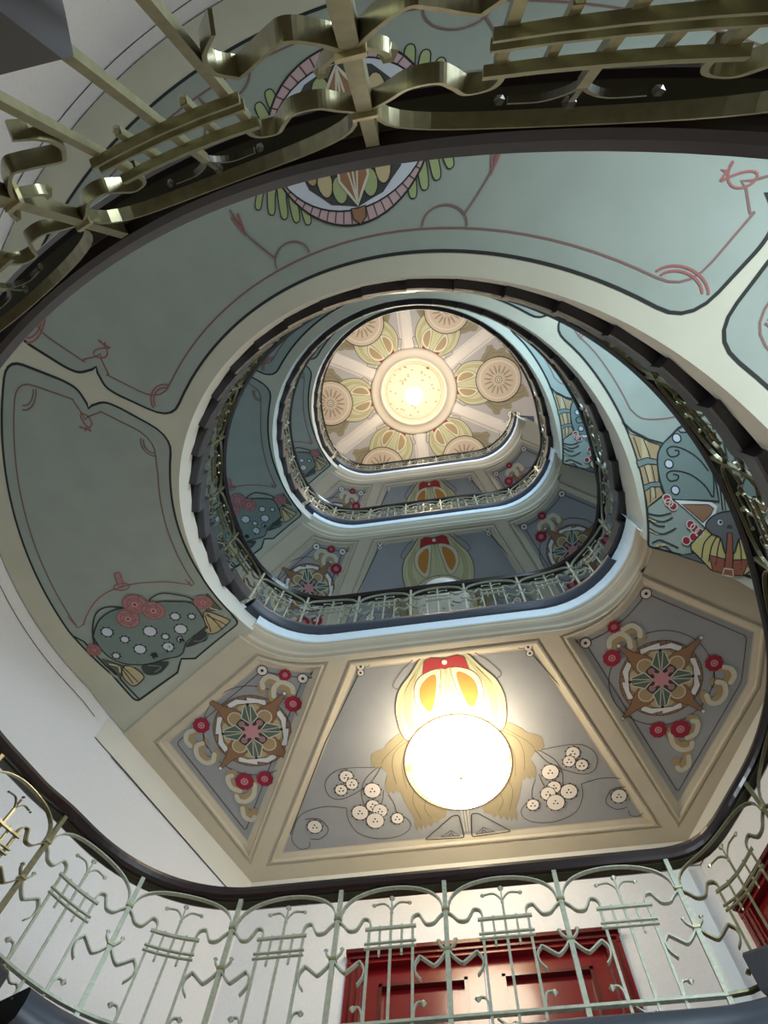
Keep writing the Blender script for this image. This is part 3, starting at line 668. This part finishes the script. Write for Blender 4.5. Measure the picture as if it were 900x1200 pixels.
def build_flight(k):
    nm = ['lowest flight, nearest, its dark step end showing in the top left corner', 'big curved flight with a painted wheel and dotted fan on its grey green soffit',
          'next higher curved flight with a painted butterfly face on its soffit', 'highest and smallest looking curved flight right under the domed ceiling'][k]
    root = thing('staircase_flight', nm, 'staircase', (0, 0, ZL[k]), 'curved flights winding up the stairwell')
    off = Vector((0, 0, ZL[k]))
    n = NST[k]; A1 = A1K[k]; eb = -.055 if k == 0 else 0.0; dth = (A1 - A2) / n; rise = (ZL[k + 1] - ZL[k]) / n
    i0 = 0
    for i in range(i0, n):
        z = ZL[k] + rise * (i + 1) if i < n - 1 else ZL[k + 1] - .001
        ta = A1 - i * dth; tb = A1 - (i + 1) * dth - 1.2
        if i == n - 1: tb = A1 - (i + 1) * dth
        g = G(); rings = []
        hb = .125
        for q in range(4):
            t = ta + (tb - ta) * q / 3 + .6
            prof = []
            for e, h in ((.005, -hb), (.005, -.05), (.018, -.035), (.018, -.008), (.010, 0)): v = pp(t, e + eb); prof.append((v.x, v.y, z + h - off.z))
            c, s = math.cos(math.radians(t)), math.sin(math.radians(t)); ro = RW - .01
            if s > .5: ro = min(ro, 3.36 / s)
            prof += [(ro * c, ro * s, z - off.z), (ro * c, ro * s, z - hb - off.z)]
            rings.append(prof)
        g.strip(rings); g.build('step', stepm, root)
        g = G(); rings = []
        for q in range(4):                                        # the dark end block of the step, carrying the railing
            t = ta + .9 + (tb - .4 - ta) * q / 3; zz = z - off.z
            rings.append([(lambda v: (v.x, v.y, zz + h))(pp(t, e + eb)) for e, h in ((-.05, -.14), (.03, -.14), (.040, -.125), (.042, .03), (.032, .055), (0, .06), (-.06, .06), (-.06, -.14))])
        g.strip(rings); g.build('step_end', endm, root)
    # slab: soffit + inner side
    N = 170; a0 = 10.5; a1_ = -206.7
    rows = [[] for _ in range(9)]; side = [[], []]
    for i in range(N + 1):
        for j, f in enumerate([x / 8 for x in range(9)]):
            r = 1.85 + (RW - .01 - 1.85) * f
            te = (a0 + (r - 1.58) * 7.0, a1_ - (r - 1.64) * 1.7); te0, te1 = min(te[0], 21), te[1]
            th = te0 + (te1 - te0) * i / N; r0 = pr(th, -.02 + (eb if k == 0 else 0))
            r = r0 + (RW - .01 - r0) * f
            rows[j].append((r * math.cos(math.radians(th)), r * math.sin(math.radians(th)), soff(k, th) - off.z))
            if f == 0:
                zt = pitch(k, th) - .10 - off.z
                side[0].append(rows[0][-1]); side[1].append((rows[0][-1][0], rows[0][-1][1], zt))
    g = G(); g.grid(rows); sof = g.build('soffit', stairc, root, True)
    g = G(); g.grid(side); g.build('slab_edge', bandm, root, True)
    # painted fields
    mp0 = fmap(k); mp = lambda a, r, h: (lambda v: (v[0], v[1], v[2] - off.z))(mp0(a, r, h))
    lo, hi = 1.97, 3.19
    # back field
    p = Paint(mp, res=.13, lw=1 + .25 * k)
    bl = brace(-142.9, 1, lo, hi); br = [(q[0], q[1], q[2]) for q in brace(-46.2, -1, lo, hi)]
    polyA = rounded(toA(bl) + [q for q in arcrow(-136, -52.5, hi)] + toA(br[::-1]) + [q for q in arcrow(-55.5, -133, lo)], .0)
    p.fill(polyA, 'field', 0); p.line(polyA, .014, 'k', 1, True); pf = p.build('painted_field', sof)
    p = Paint(mp, res=.13, lw=1 + .25 * k)
    redA = rounded(toA(brace(-140.6, 1, lo + .11, hi - .11)) + arcrow(-134, -55, hi - .11) + toA(brace(-48.6, -1, lo + .11, hi - .11)[::-1]) + arcrow(-57, -131, lo + .11), 0)
    p.line(redA, .009, 'f', 2, True)
    for th, rr, s0, s1 in ((-139.8, lo + .16, 10, 150), (-49.5, lo + .17, 30, 170), (-139.8, hi - .16, 190, 330), (-49.5, hi - .17, 190, 330)):
        for q in (.15, .12): p.line([(A(th) + q * math.cos(math.radians(t)), rr + q * .7 * math.sin(math.radians(t)) * (1 if s0 < 180 else 1) - (.07 if s0 < 180 else -.07)) for t in range(s0, s1, 12)], .009, 'r', 3)
    knot(p, (A(-51.2), 2.59), .05, 1); knot(p, (A(-137.8), 2.58), .05, -1)
    p.build('painted_border_line', sof)
    p = Paint(mp, res=.075, lw=1 + .2 * k); p.base = .003; medallion(p); p.build('painted_medallion', sof)
    # upper field with the dotted fan
    p = Paint(mp, res=.13, lw=1 + .25 * k)
    el = [(-206.2, 3.11, .05), (-205.7, 2.61, 0), (-203.7, 2.50, 0), (-205.2, 2.39, 0), (-203.3, 1.86, .05)]
    bB = [(q[0], q[1], q[2]) for q in brace(-146.4, -1, lo - .03, hi)]
    polyB = rounded(arcrow(-152.5, -190, hi) + toA(el) + arcrow(-185, -156, 1.87, 1.92) + toA(bB), 0)
    p.fill(polyB, 'field', 0); p.line(polyB, .014, 'k', 1, True); p.build('painted_field', sof)
    p = Paint(mp, res=.13, lw=1 + .25 * k)
    p.line(T([(-190.7, 3.19), (-192.5, 3.13), (-198, 3.12), (-206, 3.07)]), .012, 'k', 2)
    p.line(spl(T([(-189.6, 3.04), (-188, 2.96), (-185.8, 2.82), (-184.5, 2.68), (-184.1, 2.56), (-183.9, 2.43), (-184.3, 2.3), (-185.1, 2.16), (-186.6, 2.04), (-187.6, 1.97)])), .009, 'r', 2)
    rb = arcrow(-189.6, -155, 3.10) + toA(brace(-148.6, -1, lo + .09, hi - .09)[::-1]) + arcrow(-157, -187.4, 2.01, 1.96)
    p.line(rounded(rb, 0), .009, 'f', 2)
    p.line(T([(-187.3, 3.12), (-189.8, 3.10), (-189.4, 3.02)]), .008, 'r', 2); p.line(T([(-186.3, 1.99), (-188.0, 1.99), (-185.5, 2.01)]), .008, 'r', 2)
    p.fill(rounded(T([(-180.8, 2.50), (-180.8, 2.55), (-183.9, 2.57), (-183.9, 2.52)]), .02), 'dpink', 3, 'r', .007); p.line(circ((A(-184.0), 2.545), .07, 14, .5), .008, 'r', 4, True)
    knot(p, (A(-151.2), 2.57), .05, 1)
    for q in (.13, .10):
        p.line([(A(-149.8) + q * math.cos(math.radians(t)), 2.10 + q * .7 * math.sin(math.radians(t)) - .03) for t in range(90, 200, 12)][::-1], .008, 'f', 3)
        p.line([(A(-149.6) + q * math.cos(math.radians(t)), 3.04 + q * .7 * math.sin(math.radians(t))) for t in range(180, 290, 12)], .008, 'f', 3)
    p.build('painted_border_line', sof)
    p = Paint(mp, res=.075, lw=1 + .2 * k); p.base = .003; medusa(p); p.build('painted_dotted_fan', sof)
    # lower field with the butterfly face
    p = Paint(mp, res=.13, lw=1 + .25 * k)
    bC = brace(-43.4, 1, lo, hi)
    polyC = rounded(toA(bC) + arcrow(-37, endlow(3.17) - 2, hi - .02, 3.17) + toA([(endlow(3.16), 3.16, .03), (endlow(1.90), 1.90, .03)]) + arcrow(6, -34, 1.905, lo), 0)
    p.fill(polyC, 'field', 0); p.line(polyC, .014, 'k', 1, True); p.build('painted_field', sof)
    p = Paint(mp, res=.13, lw=1 + .25 * k)
    rc = arcrow(-17, -32, 2.04, lo + .11, 10) + toA(brace(-41.2, 1, lo + .11, hi - .11)) + arcrow(-35, -17, hi - .11, hi - .13, 10)
    p.line(rounded(rc, 0), .009, 'f', 2); p.line(spl(T([(-17, 2.04), (-14, 2.10), (-12.3, 2.3), (-12, 2.56), (-12.3, 2.82), (-14, 3.0), (-17, 3.06)])), .009, 'f', 2)
    for q in (.14, .11): p.line([(A(-39.9) + q * math.cos(math.radians(t)), 2.13 + q * .7 * math.sin(math.radians(t)) - .05) for t in range(-10, 100, 12)], .008, 'f', 3)
    knot(p, (A(-38.2), 2.58), .05, -1); p.build('painted_border_line', sof)
    p = Paint(mp, res=.075, lw=1 + .2 * k); p.base = .003; butterfly(p); p.build('painted_butterfly_face', sof)
    return root
for k in range(4): build_flight(k)

# ============================================================ landings
def build_landing(k):
    z = ZL[k]; nm = [None, 'lowest visible landing slab with dark edge, in front of the red doors', 'landing slab whose soffit is lit warm by the large glowing bowl lamp',
                     'middle landing slab with bluish soffit panels, above the second railing', 'highest landing slab, small, just below the domed ceiling'][k]
    root = thing('landing', nm, 'landing', (0, 0, z), 'landings stacked in the stairwell')
    aR, aL = 10.5, 153.8
    n = 48
    def edge(e, h): return [(lambda v: (v.x, v.y, h))(pp(aR + (aL - aR) * i / n, e)) for i in range(n + 1)]
    def edge2(e, h, a0, a1): return [(lambda v: (v.x, v.y, h))(pp(a0 + (a1 - a0) * i / n, e)) for i in range(n + 1)]
    g = G(); g.grid([edge2(e, h, A1K[k] + .3, 158) for e, h in ((-.30, .0), (.030, .0), (.045, -.02), (.05, -.08), (.045, -.145), (.02, -.165), (-.02, -.165))]); g.build('edge_nosing', nosem, root, True)
    g = G(); g.grid([edge(e, h) for e, h in ((.01, -.02), (.012, -.16), (.012, -.31), (.004, -.315))]); g.build('edge_fascia', edgem, root)
    g = G(); g.grid([edge(e, h) for e, h in ((.004, -.315), (-.012, -.325), (-.012, -.345), (-.03, -.36), (-.06, -.375), (-.075, -.395), (-.10, -.40), (-.10, -.42))]); g.build('soffit_moulding', cream, root)
    RcV = Vector((3.19, 1.245)); LcV = Vector((-2.985, 1.668)); Ri = pp(aR, -.10); Li = pp(aL, -.10)
    # cut face on the side where the next flight starts
    a = pp(aR, .012); g = G(); h1 = .30 if k < 4 else -.02
    g.add([(a.x, a.y, -ZS), (RcV.x, RcV.y, -ZS), (RcV.x, RcV.y, h1), (a.x, a.y, h1)], [(0, 1, 2, 3)]); g.build('side_fascia', edgem, root)
    # soffit with three sunk panels
    inner = [tuple(pp(aR + (aL - aR) * i / n, -.10)) for i in range(n + 1)]
    outer = inner + [tuple(LcV)] + [(RW * math.cos(math.radians(t)), RW * math.sin(math.radians(t))) for t in (150.2,)] + [OUT[1], OUT[2]] + [(RW * math.cos(math.radians(t)), RW * math.sin(math.radians(t))) for t in (29.8, 25.5)] + [tuple(RcV)]
    mid_ = [(-.80, 1.20), (.89, 1.20), (1.84, 3.22), (-1.92, 3.22)]
    def curve(a, b, bulge, m=8):
        A_, B_ = Vector(a), Vector(b); d = B_ - A_; nn = Vector((-d.y, d.x)).normalized()
        return [tuple(A_ + d * (i / m) + nn * bulge * math.sin(PI * i / m)) for i in range(m)]
    BG = .11
    rgt = curve((1.063, 1.199), (1.79, .704), BG) + [(1.79, .704), (2.84, 1.34), (2.76, 1.90), (1.985, 3.235)]
    lft = [(-x, y) for x, y in rgt]
    lft = curve((-.973, 1.187), (-1.60, 1.03), -BG * .4) + [(-1.60, 1.03), (-2.72, 1.78), (-2.06, 3.19)]
    pans = [mid_, rgt, lft]
    polys = [[Vector((*q, 0)) for q in outer]] + [[Vector((*q, 0)) for q in h_] for h_ in pans]
    tri = tessellate_polygon(polys); flat = [q for pl in polys for q in pl]
    g = G(); g.add([(q.x, q.y, -ZS) for q in flat], [tuple(t) for t in tri]); g.build('soffit', cream, root)
    g = G(); top = [q for q in outer]; g.add([(x, y, -.004) for x, y in outer[n + 1:] + [tuple(pp(aR + (aL - aR) * i / 24, .0)) for i in range(25)]], [tuple(range(len(outer) - n - 1 + 25))]); g.build('floor_slab', mat('landing_floor', (.45, .41, .36), .5), root)
    def inset(pl, d):
        N_ = len(pl); out = []; c = Vector((sum(q[0] for q in pl) / N_, sum(q[1] for q in pl) / N_))
        for i in range(N_):
            p_, a_, b_ = Vector(pl[i]), Vector(pl[i - 1]), Vector(pl[(i + 1) % N_])
            u, v = (p_ - a_).normalized(), (b_ - p_).normalized(); n1, n2 = Vector((-u.y, u.x)), Vector((-v.y, v.x))
            if n1.dot(c - p_) < 0: n1 = -n1
            if n2.dot(c - p_) < 0: n2 = -n2
            out.append(tuple(p_ + (n1 + n2) * (d / max(1 + n1.dot(n2), .4))))
        return out
    for j, pl in enumerate(pans):
        g = G(); prof = [(0, 0), (.0, .012), (.022, .018), (.030, -.006), (.045, -.006), (.052, .02), (.095, .035), (.14, .035)]
        rings = [[(x, y, -ZS + h) for x, y in (inset(pl, d) if d else pl)] for d, h in prof]
        N_ = len(pl)
        for a_, b_ in zip(rings[:-1], rings[1:]):
            for i in range(N_): g.add([a_[i], a_[(i + 1) % N_], b_[(i + 1) % N_], b_[i]], [(0, 1, 2, 3)])
        g.build('panel_moulding', cream, root)
        ip = inset(pl, .11)
        t3 = tessellate_polygon([[Vector((*q, 0)) for q in ip]])
        g = G(); g.add([(x, y, -ZS + .034) for x, y in ip], [tuple(t) for t in t3]); pan = g.build('soffit_panel', lfield, root)
        mp = lambda x, y, h: (x, y, -ZS + .034 - h)
        if k == 1: continue
        p = Paint((lambda x, y, h: (x + .045, y, -ZS + .034 - h)) if j == 0 else mp, res=.6, lw=1 + .3 * (k - 2))
        if j == 0:
            owl(p, False); p.build('painted_owl', pan)
        else:
            c = (1.917, 1.73) if j == 1 else (-1.79, 1.80)
            rosette(p, c, math.radians(1 if j == 1 else -2), 1 if j == 1 else -1); p.build('painted_rosette', pan)
            p = Paint(mp, res=.6, lw=1 + .3 * (k - 2))
            if j == 1: fr = [(1.16, 1.24), (1.70, .88), (2.70, 1.45), (2.62, 1.9), (1.985, 3.0)]
            else: fr = [(-1.06, 1.25), (-1.57, 1.16), (-2.56, 1.82), (-2.03, 2.98)]
            fr = inset(pl, .16)
            p.line(rounded(fr, .04), .008, 'b', 1, True)
            cor = [fr[0], fr[8 if len(fr) > 8 else 1]]
            for c2_ in cor: p.dot(c2_, .052, 'k', 2); p.dot(c2_, .044, 'blossom', 3); p.dot(c2_, .015, 'k', 4, n=7)
            p.build('painted_border_line', pan)
    return root
for k in range(1, 5): build_landing(k)

# ---- lamps
t = thing('added_post_lamp', 'added globe lamp on a thin iron post in the unseen lobby below', 'lamp', (.9, .2, 0))  # added lamp, out of view, to warm the ironwork from below
g = G(); lathe(g, [(.001, 0), (.16, 0), (.15, .03), (.03, .07), (.016, .12), (.016, .78), (.04, .8), (.05, .82), (.001, .82)], (0, 0), 0, 16); g.build('lamp_post', strapm, t, True)
g = G(); lathe(g, [(.001, .81)] + [(.13 * math.sin(a * PI / 12), .94 - .13 * math.cos(a * PI / 12)) for a in range(1, 12)] + [(.001, 1.07)], (0, 0), 0, 20); g.build('glass_globe', mat('added_lamp_glass', (.8, .7, .5), .3, emit=(1, .62, .30), es=14.), t, True)
glow = {}
def lamp(k, c, z, r, lab, dp=.42, dr=0.):
    t = thing('ceiling_lamp', lab, 'lamp', (c[0], c[1], z), 'bowl lamps of the stairwell')
    g = G(); lathe(g, [(.09, 0), (.085, -.02), (.03, -.035), (.012, -.04), (.012, -dr + r * dp * .9 - .02), (.05, -dr + r * dp * .9 - .03)], (0, 0), 0, 20); g.build('lamp_stem', goldt, t, True)
    e = LAMP_ON[k]; m = mat('lamp_glass_%d' % k, (.85, .8, .7), .3, emit=(1, .85, .64) if e else None, es=e)
    g = G(); prof = [(.001, -.03 - dr + r * dp)] + [(r * math.cos(a * PI / 20), -.03 - dr - r * dp * math.sin(a * PI / 20)) for a in range(-9, 10)] + [(.001, -.03 - dr - r * dp)]
    lathe(g, prof, (0, 0), 0, 40); g.build('glass_bowl', m, t, True)
    g = G(); lathe(g, [(.001, -.005), (.02, -.01), (.022, -.03), (.001, -.05)], (0, 0), -.02 - dr - r * dp, 12); g.build('lamp_finial', goldt, t, True)
lamp(1, (.067, 2.12), ZL[1] - ZS + .034, .36, 'lit bowl lamp under the lowest visible landing, behind its edge', .45, .36)
lamp(2, (.067, 2.12), ZL[2] - ZS + .034, .42, 'large glowing bowl lamp in the middle of the warm painted soffit', .45, .36)
lamp(3, (.067, 2.12), ZL[3] - ZS + .034, .36, 'unlit bowl lamp on the bluish soffit behind the second railing', .45, .36)
lamp(4, (.067, 2.12), ZL[4] - ZS + .034, .36, 'unlit bowl lamp on the soffit of the highest landing', .45, .36)
lamp(5, CC, ZTOP - .012, .19, 'bright round lamp at the centre of the ceiling rosette, top of the well', 1.0, 1.05)

# ============================================================ railings
# one continuous line g: g falls by 360 for each storey; angle = g folded back
DG = .5
G0, G1 = 44.0, -360 * 4 + 12.0                     # start on the lowest flight, end on the highest landing
def kind_of(g):
    k = 0; t = g
    while t <= A2: t += 360; k += 1
    return k, t
def raw_base(g):
    k, t = kind_of(g)
    A1 = A1K[k]
    if t > A1 or k == 4: return ZL[k]
    return pitch(k, t) + .09 * sm(A1 - t, 0, 6) * sm(t - A2, 0, 6)
NG = int((G0 - G1) / DG) + 1
GS = [G0 - DG * i for i in range(NG)]
def e_of(g):
    b = sm(-g, -50, 20) * sm(g, -225, -150) if g > -230 else 0
    return -.034 - .026 * b - .012 * math.exp(-((g + 93) / 14) ** 2)
def th_of(g): return kind_of(g)[1]
rawb = [raw_base(g) for g in GS]
BS = []
for i in range(NG):
    w = 14; a, b = max(0, i - w), min(NG, i + w + 1); ws = [1 + math.cos(PI * (j - i) / (w + 1)) for j in range(a, b)]
    BS.append(sum(x * y for x, y in zip(ws, rawb[a:b])) / sum(ws))
PS = [pp(th_of(g), e_of(g)) for g in GS]
SS = [0.0]
for i in range(1, NG): SS.append(SS[-1] + (PS[i] - PS[i - 1]).length)
def at_s(s):
    import bisect
    i = max(0, min(NG - 2, bisect.bisect_right(SS, s) - 1)); t = (s - SS[i]) / (SS[i + 1] - SS[i])
    p = PS[i].lerp(PS[i + 1], t)
    j0, j1 = max(0, i - 1), min(NG - 1, i + 2); d = (PS[j1] - PS[j0]).normalized()
    n = Vector((d.y, -d.x))
    if n.dot(p) > 0: n = -n                         # towards the well
    return p, n, BS[i] * (1 - t) + BS[i + 1] * t, GS[i] - DG * t
def s_of_g(g): i = (G0 - g) / DG; j = int(i); return SS[j] + (SS[min(j + 1, NG - 1)] - SS[j]) * (i - j)
def F(s, h, d):
    p, n, b, _ = at_s(s); p = p + n * d; return (p.x, p.y, b + h)
def tread_drop(s):
    """how far below the rail base the step or floor lies"""
    p, n, b, g = at_s(s); k, t = kind_of(g); A1 = A1K[k]
    if t > A1 or k == 4: return ZL[k] - b
    i = int((A1 - t) / ((A1 - A2) / NST[k])); return ZL[k] + (ZL[k + 1] - ZL[k]) / NST[k] * (i + 1) - b
anchors = [-85.4 + 0, 92.0 - 360, 101.8 - 720, 106.6 - 1080, 105 - 1440]
stn = []
a0s = s_of_g(anchors[0]); sp0 = None
for a, b in zip(anchors[:-1], anchors[1:]):
    sa, sb = s_of_g(a), s_of_g(b); n = round((sb - sa) / .535)
    if sp0 is None: sp0 = (sb - sa) / n
    stn += [sa + (sb - sa) * i / n for i in range(n)]
last = s_of_g(anchors[-1]); spl_ = (s_of_g(anchors[-1]) - stn[-1])
s = a0s - sp0
while s > .05: stn.insert(0, s); s -= sp0
s = last
while s < SS[-1] - .02: stn.append(s); s += spl_
if SS[-1] - stn[-1] > .25: stn.append(SS[-1] - .01)

def strap(g, pts, w=.020, t=.0055, d0=0., m=0, step=None, taper=None):
    """flat bar on edge following pts in the (s, h) plane"""
    N = len(pts); rings = []
    for i, (s, h) in enumerate(pts):
        a = pts[max(0, i - 1)]; b = pts[min(N - 1, i + 1)]; dx, dy = b[0] - a[0], b[1] - a[1]; L = math.hypot(dx, dy) or 1
        nx, ny = -dy / L * t / 2, dx / L * t / 2
        if taper: nx *= taper(i / (N - 1)); ny *= taper(i / (N - 1))
        rings.append([F(s + nx, h + ny, d0 - w / 2), F(s + nx, h + ny, d0 + w / 2), F(s - nx, h - ny, d0 + w / 2), F(s - nx, h - ny, d0 - w / 2)])
    g.strip(rings, m=m)
def block(g, s, h, ws, hh, wd, d0=0.):
    v = [F(s + a * ws / 2, h + c * hh / 2, d0 + b * wd / 2) for c in (-1, 1) for a, b in ((-1, -1), (1, -1), (1, 1), (-1, 1))]
    g.add(v, [(3, 2, 1, 0), (4, 5, 6, 7), (0, 1, 5, 4), (1, 2, 6, 5), (2, 3, 7, 6), (3, 0, 4, 7)])
def knob(g, s, h, r, d0=0.):
    v = [F(s, h + r, d0), F(s, h - r, d0)] + [F(s + r * .8 * math.cos(q * PI / 3), h + r * .3 * math.sin(q * 2 * PI / 3 * 0), d0 + r * .8 * math.sin(q * PI / 3)) for q in range(6)]
    g.add(v, [(0, 2 + q, 2 + (q + 1) % 6) for q in range(6)] + [(1, 2 + (q + 1) % 6, 2 + q) for q in range(6)])
TOP = .862
roots = {}
def root_for(g):
    k, t = kind_of(g); key = ('L', k) if t > A1K[k] or k == 4 else ('F', k)
    if key not in roots:
        if key[0] == 'L':
            lab = [None, 'sage green wrought iron railing with red doors behind it, across the foot of the view', 'pale green iron railing along the landing edge above the big glowing lamp',
                   'small iron railing on the middle landing, second one seen up the well', 'tiny topmost railing along the landing just below the domed ceiling'][k]
            roots[key] = thing('landing_railing', lab, 'railing', (0, 0, ZL[k]), 'landing railings')
        else:
            lab = ['close iron stair railing seen from below across the top of the view', 'dark stair railing winding round the widest sawtoothed ring of step ends',
                   'stair railing of the second ring, inside the widest ring', 'stair railing of the innermost ring round the domed ceiling'][k]
            roots[key] = thing('stair_railing', lab, 'railing', (0, 0, ZL[k]), 'curved stair railings')
    return roots[key], k
def fin(g, name, m, g_, smooth=False):
    r, k = root_for(g_); z = ZL[k]; m = iron_shade if m is iron and r.name.startswith('stair') and k < 2 else m; g.v = [(a, b, c - z) for a, b, c in g.v]; return g.build(name, m, r, smooth)  # lower stair railings take the shaded copy of the ironwork
def ghost(s): return at_s(s)[3]

def module(s0, s1):
    """one bay of the railing between two main posts"""
    w = s1 - s0; q = w / .555; gm = ghost((s0 + s1) / 2); k = root_for(gm)[1]
    t_ = kind_of(gm)[1]; near = (k == 0) or (k == 1 and t_ > 40); far = k >= 3 or (k == 2 and t_ < 21)
    n = 6 if near else (4 if not far else 2)
    X = lambda u: s0 + u * q
    def M_(pts, nn=n): return [[(X(a), b) for a, b in spl(pts, nn)], [(X(.555 - a), b) for a, b in spl(pts, nn)]]
    W_, T_ = (.022, .0065) if k == 0 else ((.020, .007) if not far else (.018, .010))
    # arch under the handrail
    arch = [(X(.2775 + .262 * math.cos(PI - PI * i / (8 + 2 * n))), .675 + .178 * math.sin(PI * i / (8 + 2 * n)) ** .8) for i in range(9 + 2 * n)]
    g = G(); strap(g, arch, W_, T_); fin(g, 'arch', iron, gm)
    for pts in M_([(.012, .655), (.035, .632), (.062, .600), (.098, .598), (.118, .628), (.135, .660), (.160, .655), (.172, .632), (.174, .598)]):
        g = G(); strap(g, pts, W_, T_ * 1.1); fin(g, 'upper_scroll', iron, gm)
    for h, t in ((.587, .014), (.502, .007), (.474, .007)):
        g = G(); strap(g, [(X(.150 + (.255) * i / 4), h) for i in range(5)], .012, t, d0=.010); fin(g, 'cross_bar', iron, gm)
    for u in (.168, .2775, .387):
        g = G(); lo = tread_drop(X(u)); top = .594 if u != .2775 else .70
        strap(g, [(X(u), lo), (X(u), (lo + top) / 2), (X(u), top)], .012, .0115 if k else .012); fin(g, 'baluster', iron, gm)
    for u in (.2225, .3325):
        g = G(); strap(g, [(X(u), .445), (X(u), .612)], .010, .010); knob(g, X(u), .440, .008); knob(g, X(u), .612, .006); fin(g, 'peg', iron, gm)
    # bud finial
    g = G(); c = X(.2775); zz_ = .6 if k == 0 else 1.; knob(g, c, .690, .012 * zz_); strap(g, [(c, .69), (c, .765)], .008, .007)
    for sg in (-1, 1):
        pts = [(c + sg * a * q, b) for a, b in spl([(0, .695), (.012, .725), (.040, .752), (.082, .748)], max(2, n - 2))]
        strap(g, pts, .009, .006); knob(g, pts[-1][0] + sg * .010, pts[-1][1] - .003, .015 * zz_)
    knob(g, c, .782, .019 * zz_); fin(g, 'bud_finial', strapm if k == 0 else iron, gm)
    # double curl clasped on the posts
    for pts in M_([(.008, .430), (.030, .395), (.062, .363), (.082, .372), (.128, .412), (.140, .405), (.156, .375), (.152, .330), (.128, .292)]):
        g = G(); strap(g, pts, W_, T_ * 1.1, taper=lambda x: 1.0 if x < .8 else 1.6 - x * .9); fin(g, 'curl_scroll', iron, gm)
    for pts in M_([(.008, .440), (.022, .455), (.036, .474), (.040, .492)]):
        g = G(); strap(g, pts, .014, T_ * 1.2); knob(g, pts[-1][0], .497, .014); fin(g, 'horn', iron, gm)
    for pts in M_([(.162, .112), (.160, .150), (.150, .178), (.132, .184), (.118, .178)]):
        g = G(); strap(g, pts, .011, T_); knob(g, pts[-1][0], pts[-1][1], .019); fin(g, 'leaf_hook', iron, gm)
    # bottom rail bay and brace
    g = G(); m = 6
    strap(g, [(s0 + w * i / m, .094) for i in range(m + 1)], .020, .014, d0=.006); fin(g, 'bottom_rail', iron, gm)
    g = G(); strap(g, [(X(a), b) for a, b in spl([(.19, .085), (.23, .050), (.262, .062), (.29, .030), (.34, .020)], 3)], .012, .006, d0=-.004); fin(g, 'scroll_brace', iron, gm)
def post(s):
    gm = ghost(s); g = G(); lo = tread_drop(s)
    strap(g, [(s, lo), (s, (lo + TOP) / 2), (s, TOP - .018), (s, TOP)], .021, .021); fin(g, 'post', iron, gm)
    for h in (.672, .437):
        g = G(); block(g, s, h, .034, .014, .032); fin(g, 'collar', goldt, gm)
for a, b in zip(stn[:-1], stn[1:]): module(a, b)
for s in stn: post(s)

# handrail with the flat iron strap under it, one piece per flight and per landing
prof = [(-.072, .012), (-.080, .030), (-.078, .060), (-.055, .088), (-.002, .088), (.026, .064), (.034, .036), (.024, .014), (.012, .002), (-.058, .002)]
cuts = [0.0]
for k in range(1, 5): cuts += [s_of_g(A2 - 360 * (k - 1)), s_of_g(A1K[k] - 360 * k) if k < 4 else SS[-1]]
for a, b in zip(cuts[:-1], cuts[1:]):
    n = max(8, int((b - a) / .05)); gm = ghost((a + b) / 2)
    ss = [a + (b - a) * i / n for i in range(n + 1)]
    g = G(); g.strip([[F(s, TOP + h, d) for d, h in prof] for s in ss]); fin(g, 'handrail', wood, gm, False)
    g = G(); g.strip([[F(s, TOP + h, d) for d, h in ((-.044, -.006), (-.044, .008), (-.008, .008), (-.008, -.006))] for s in ss]); fin(g, 'rail_strap', strapm, gm)
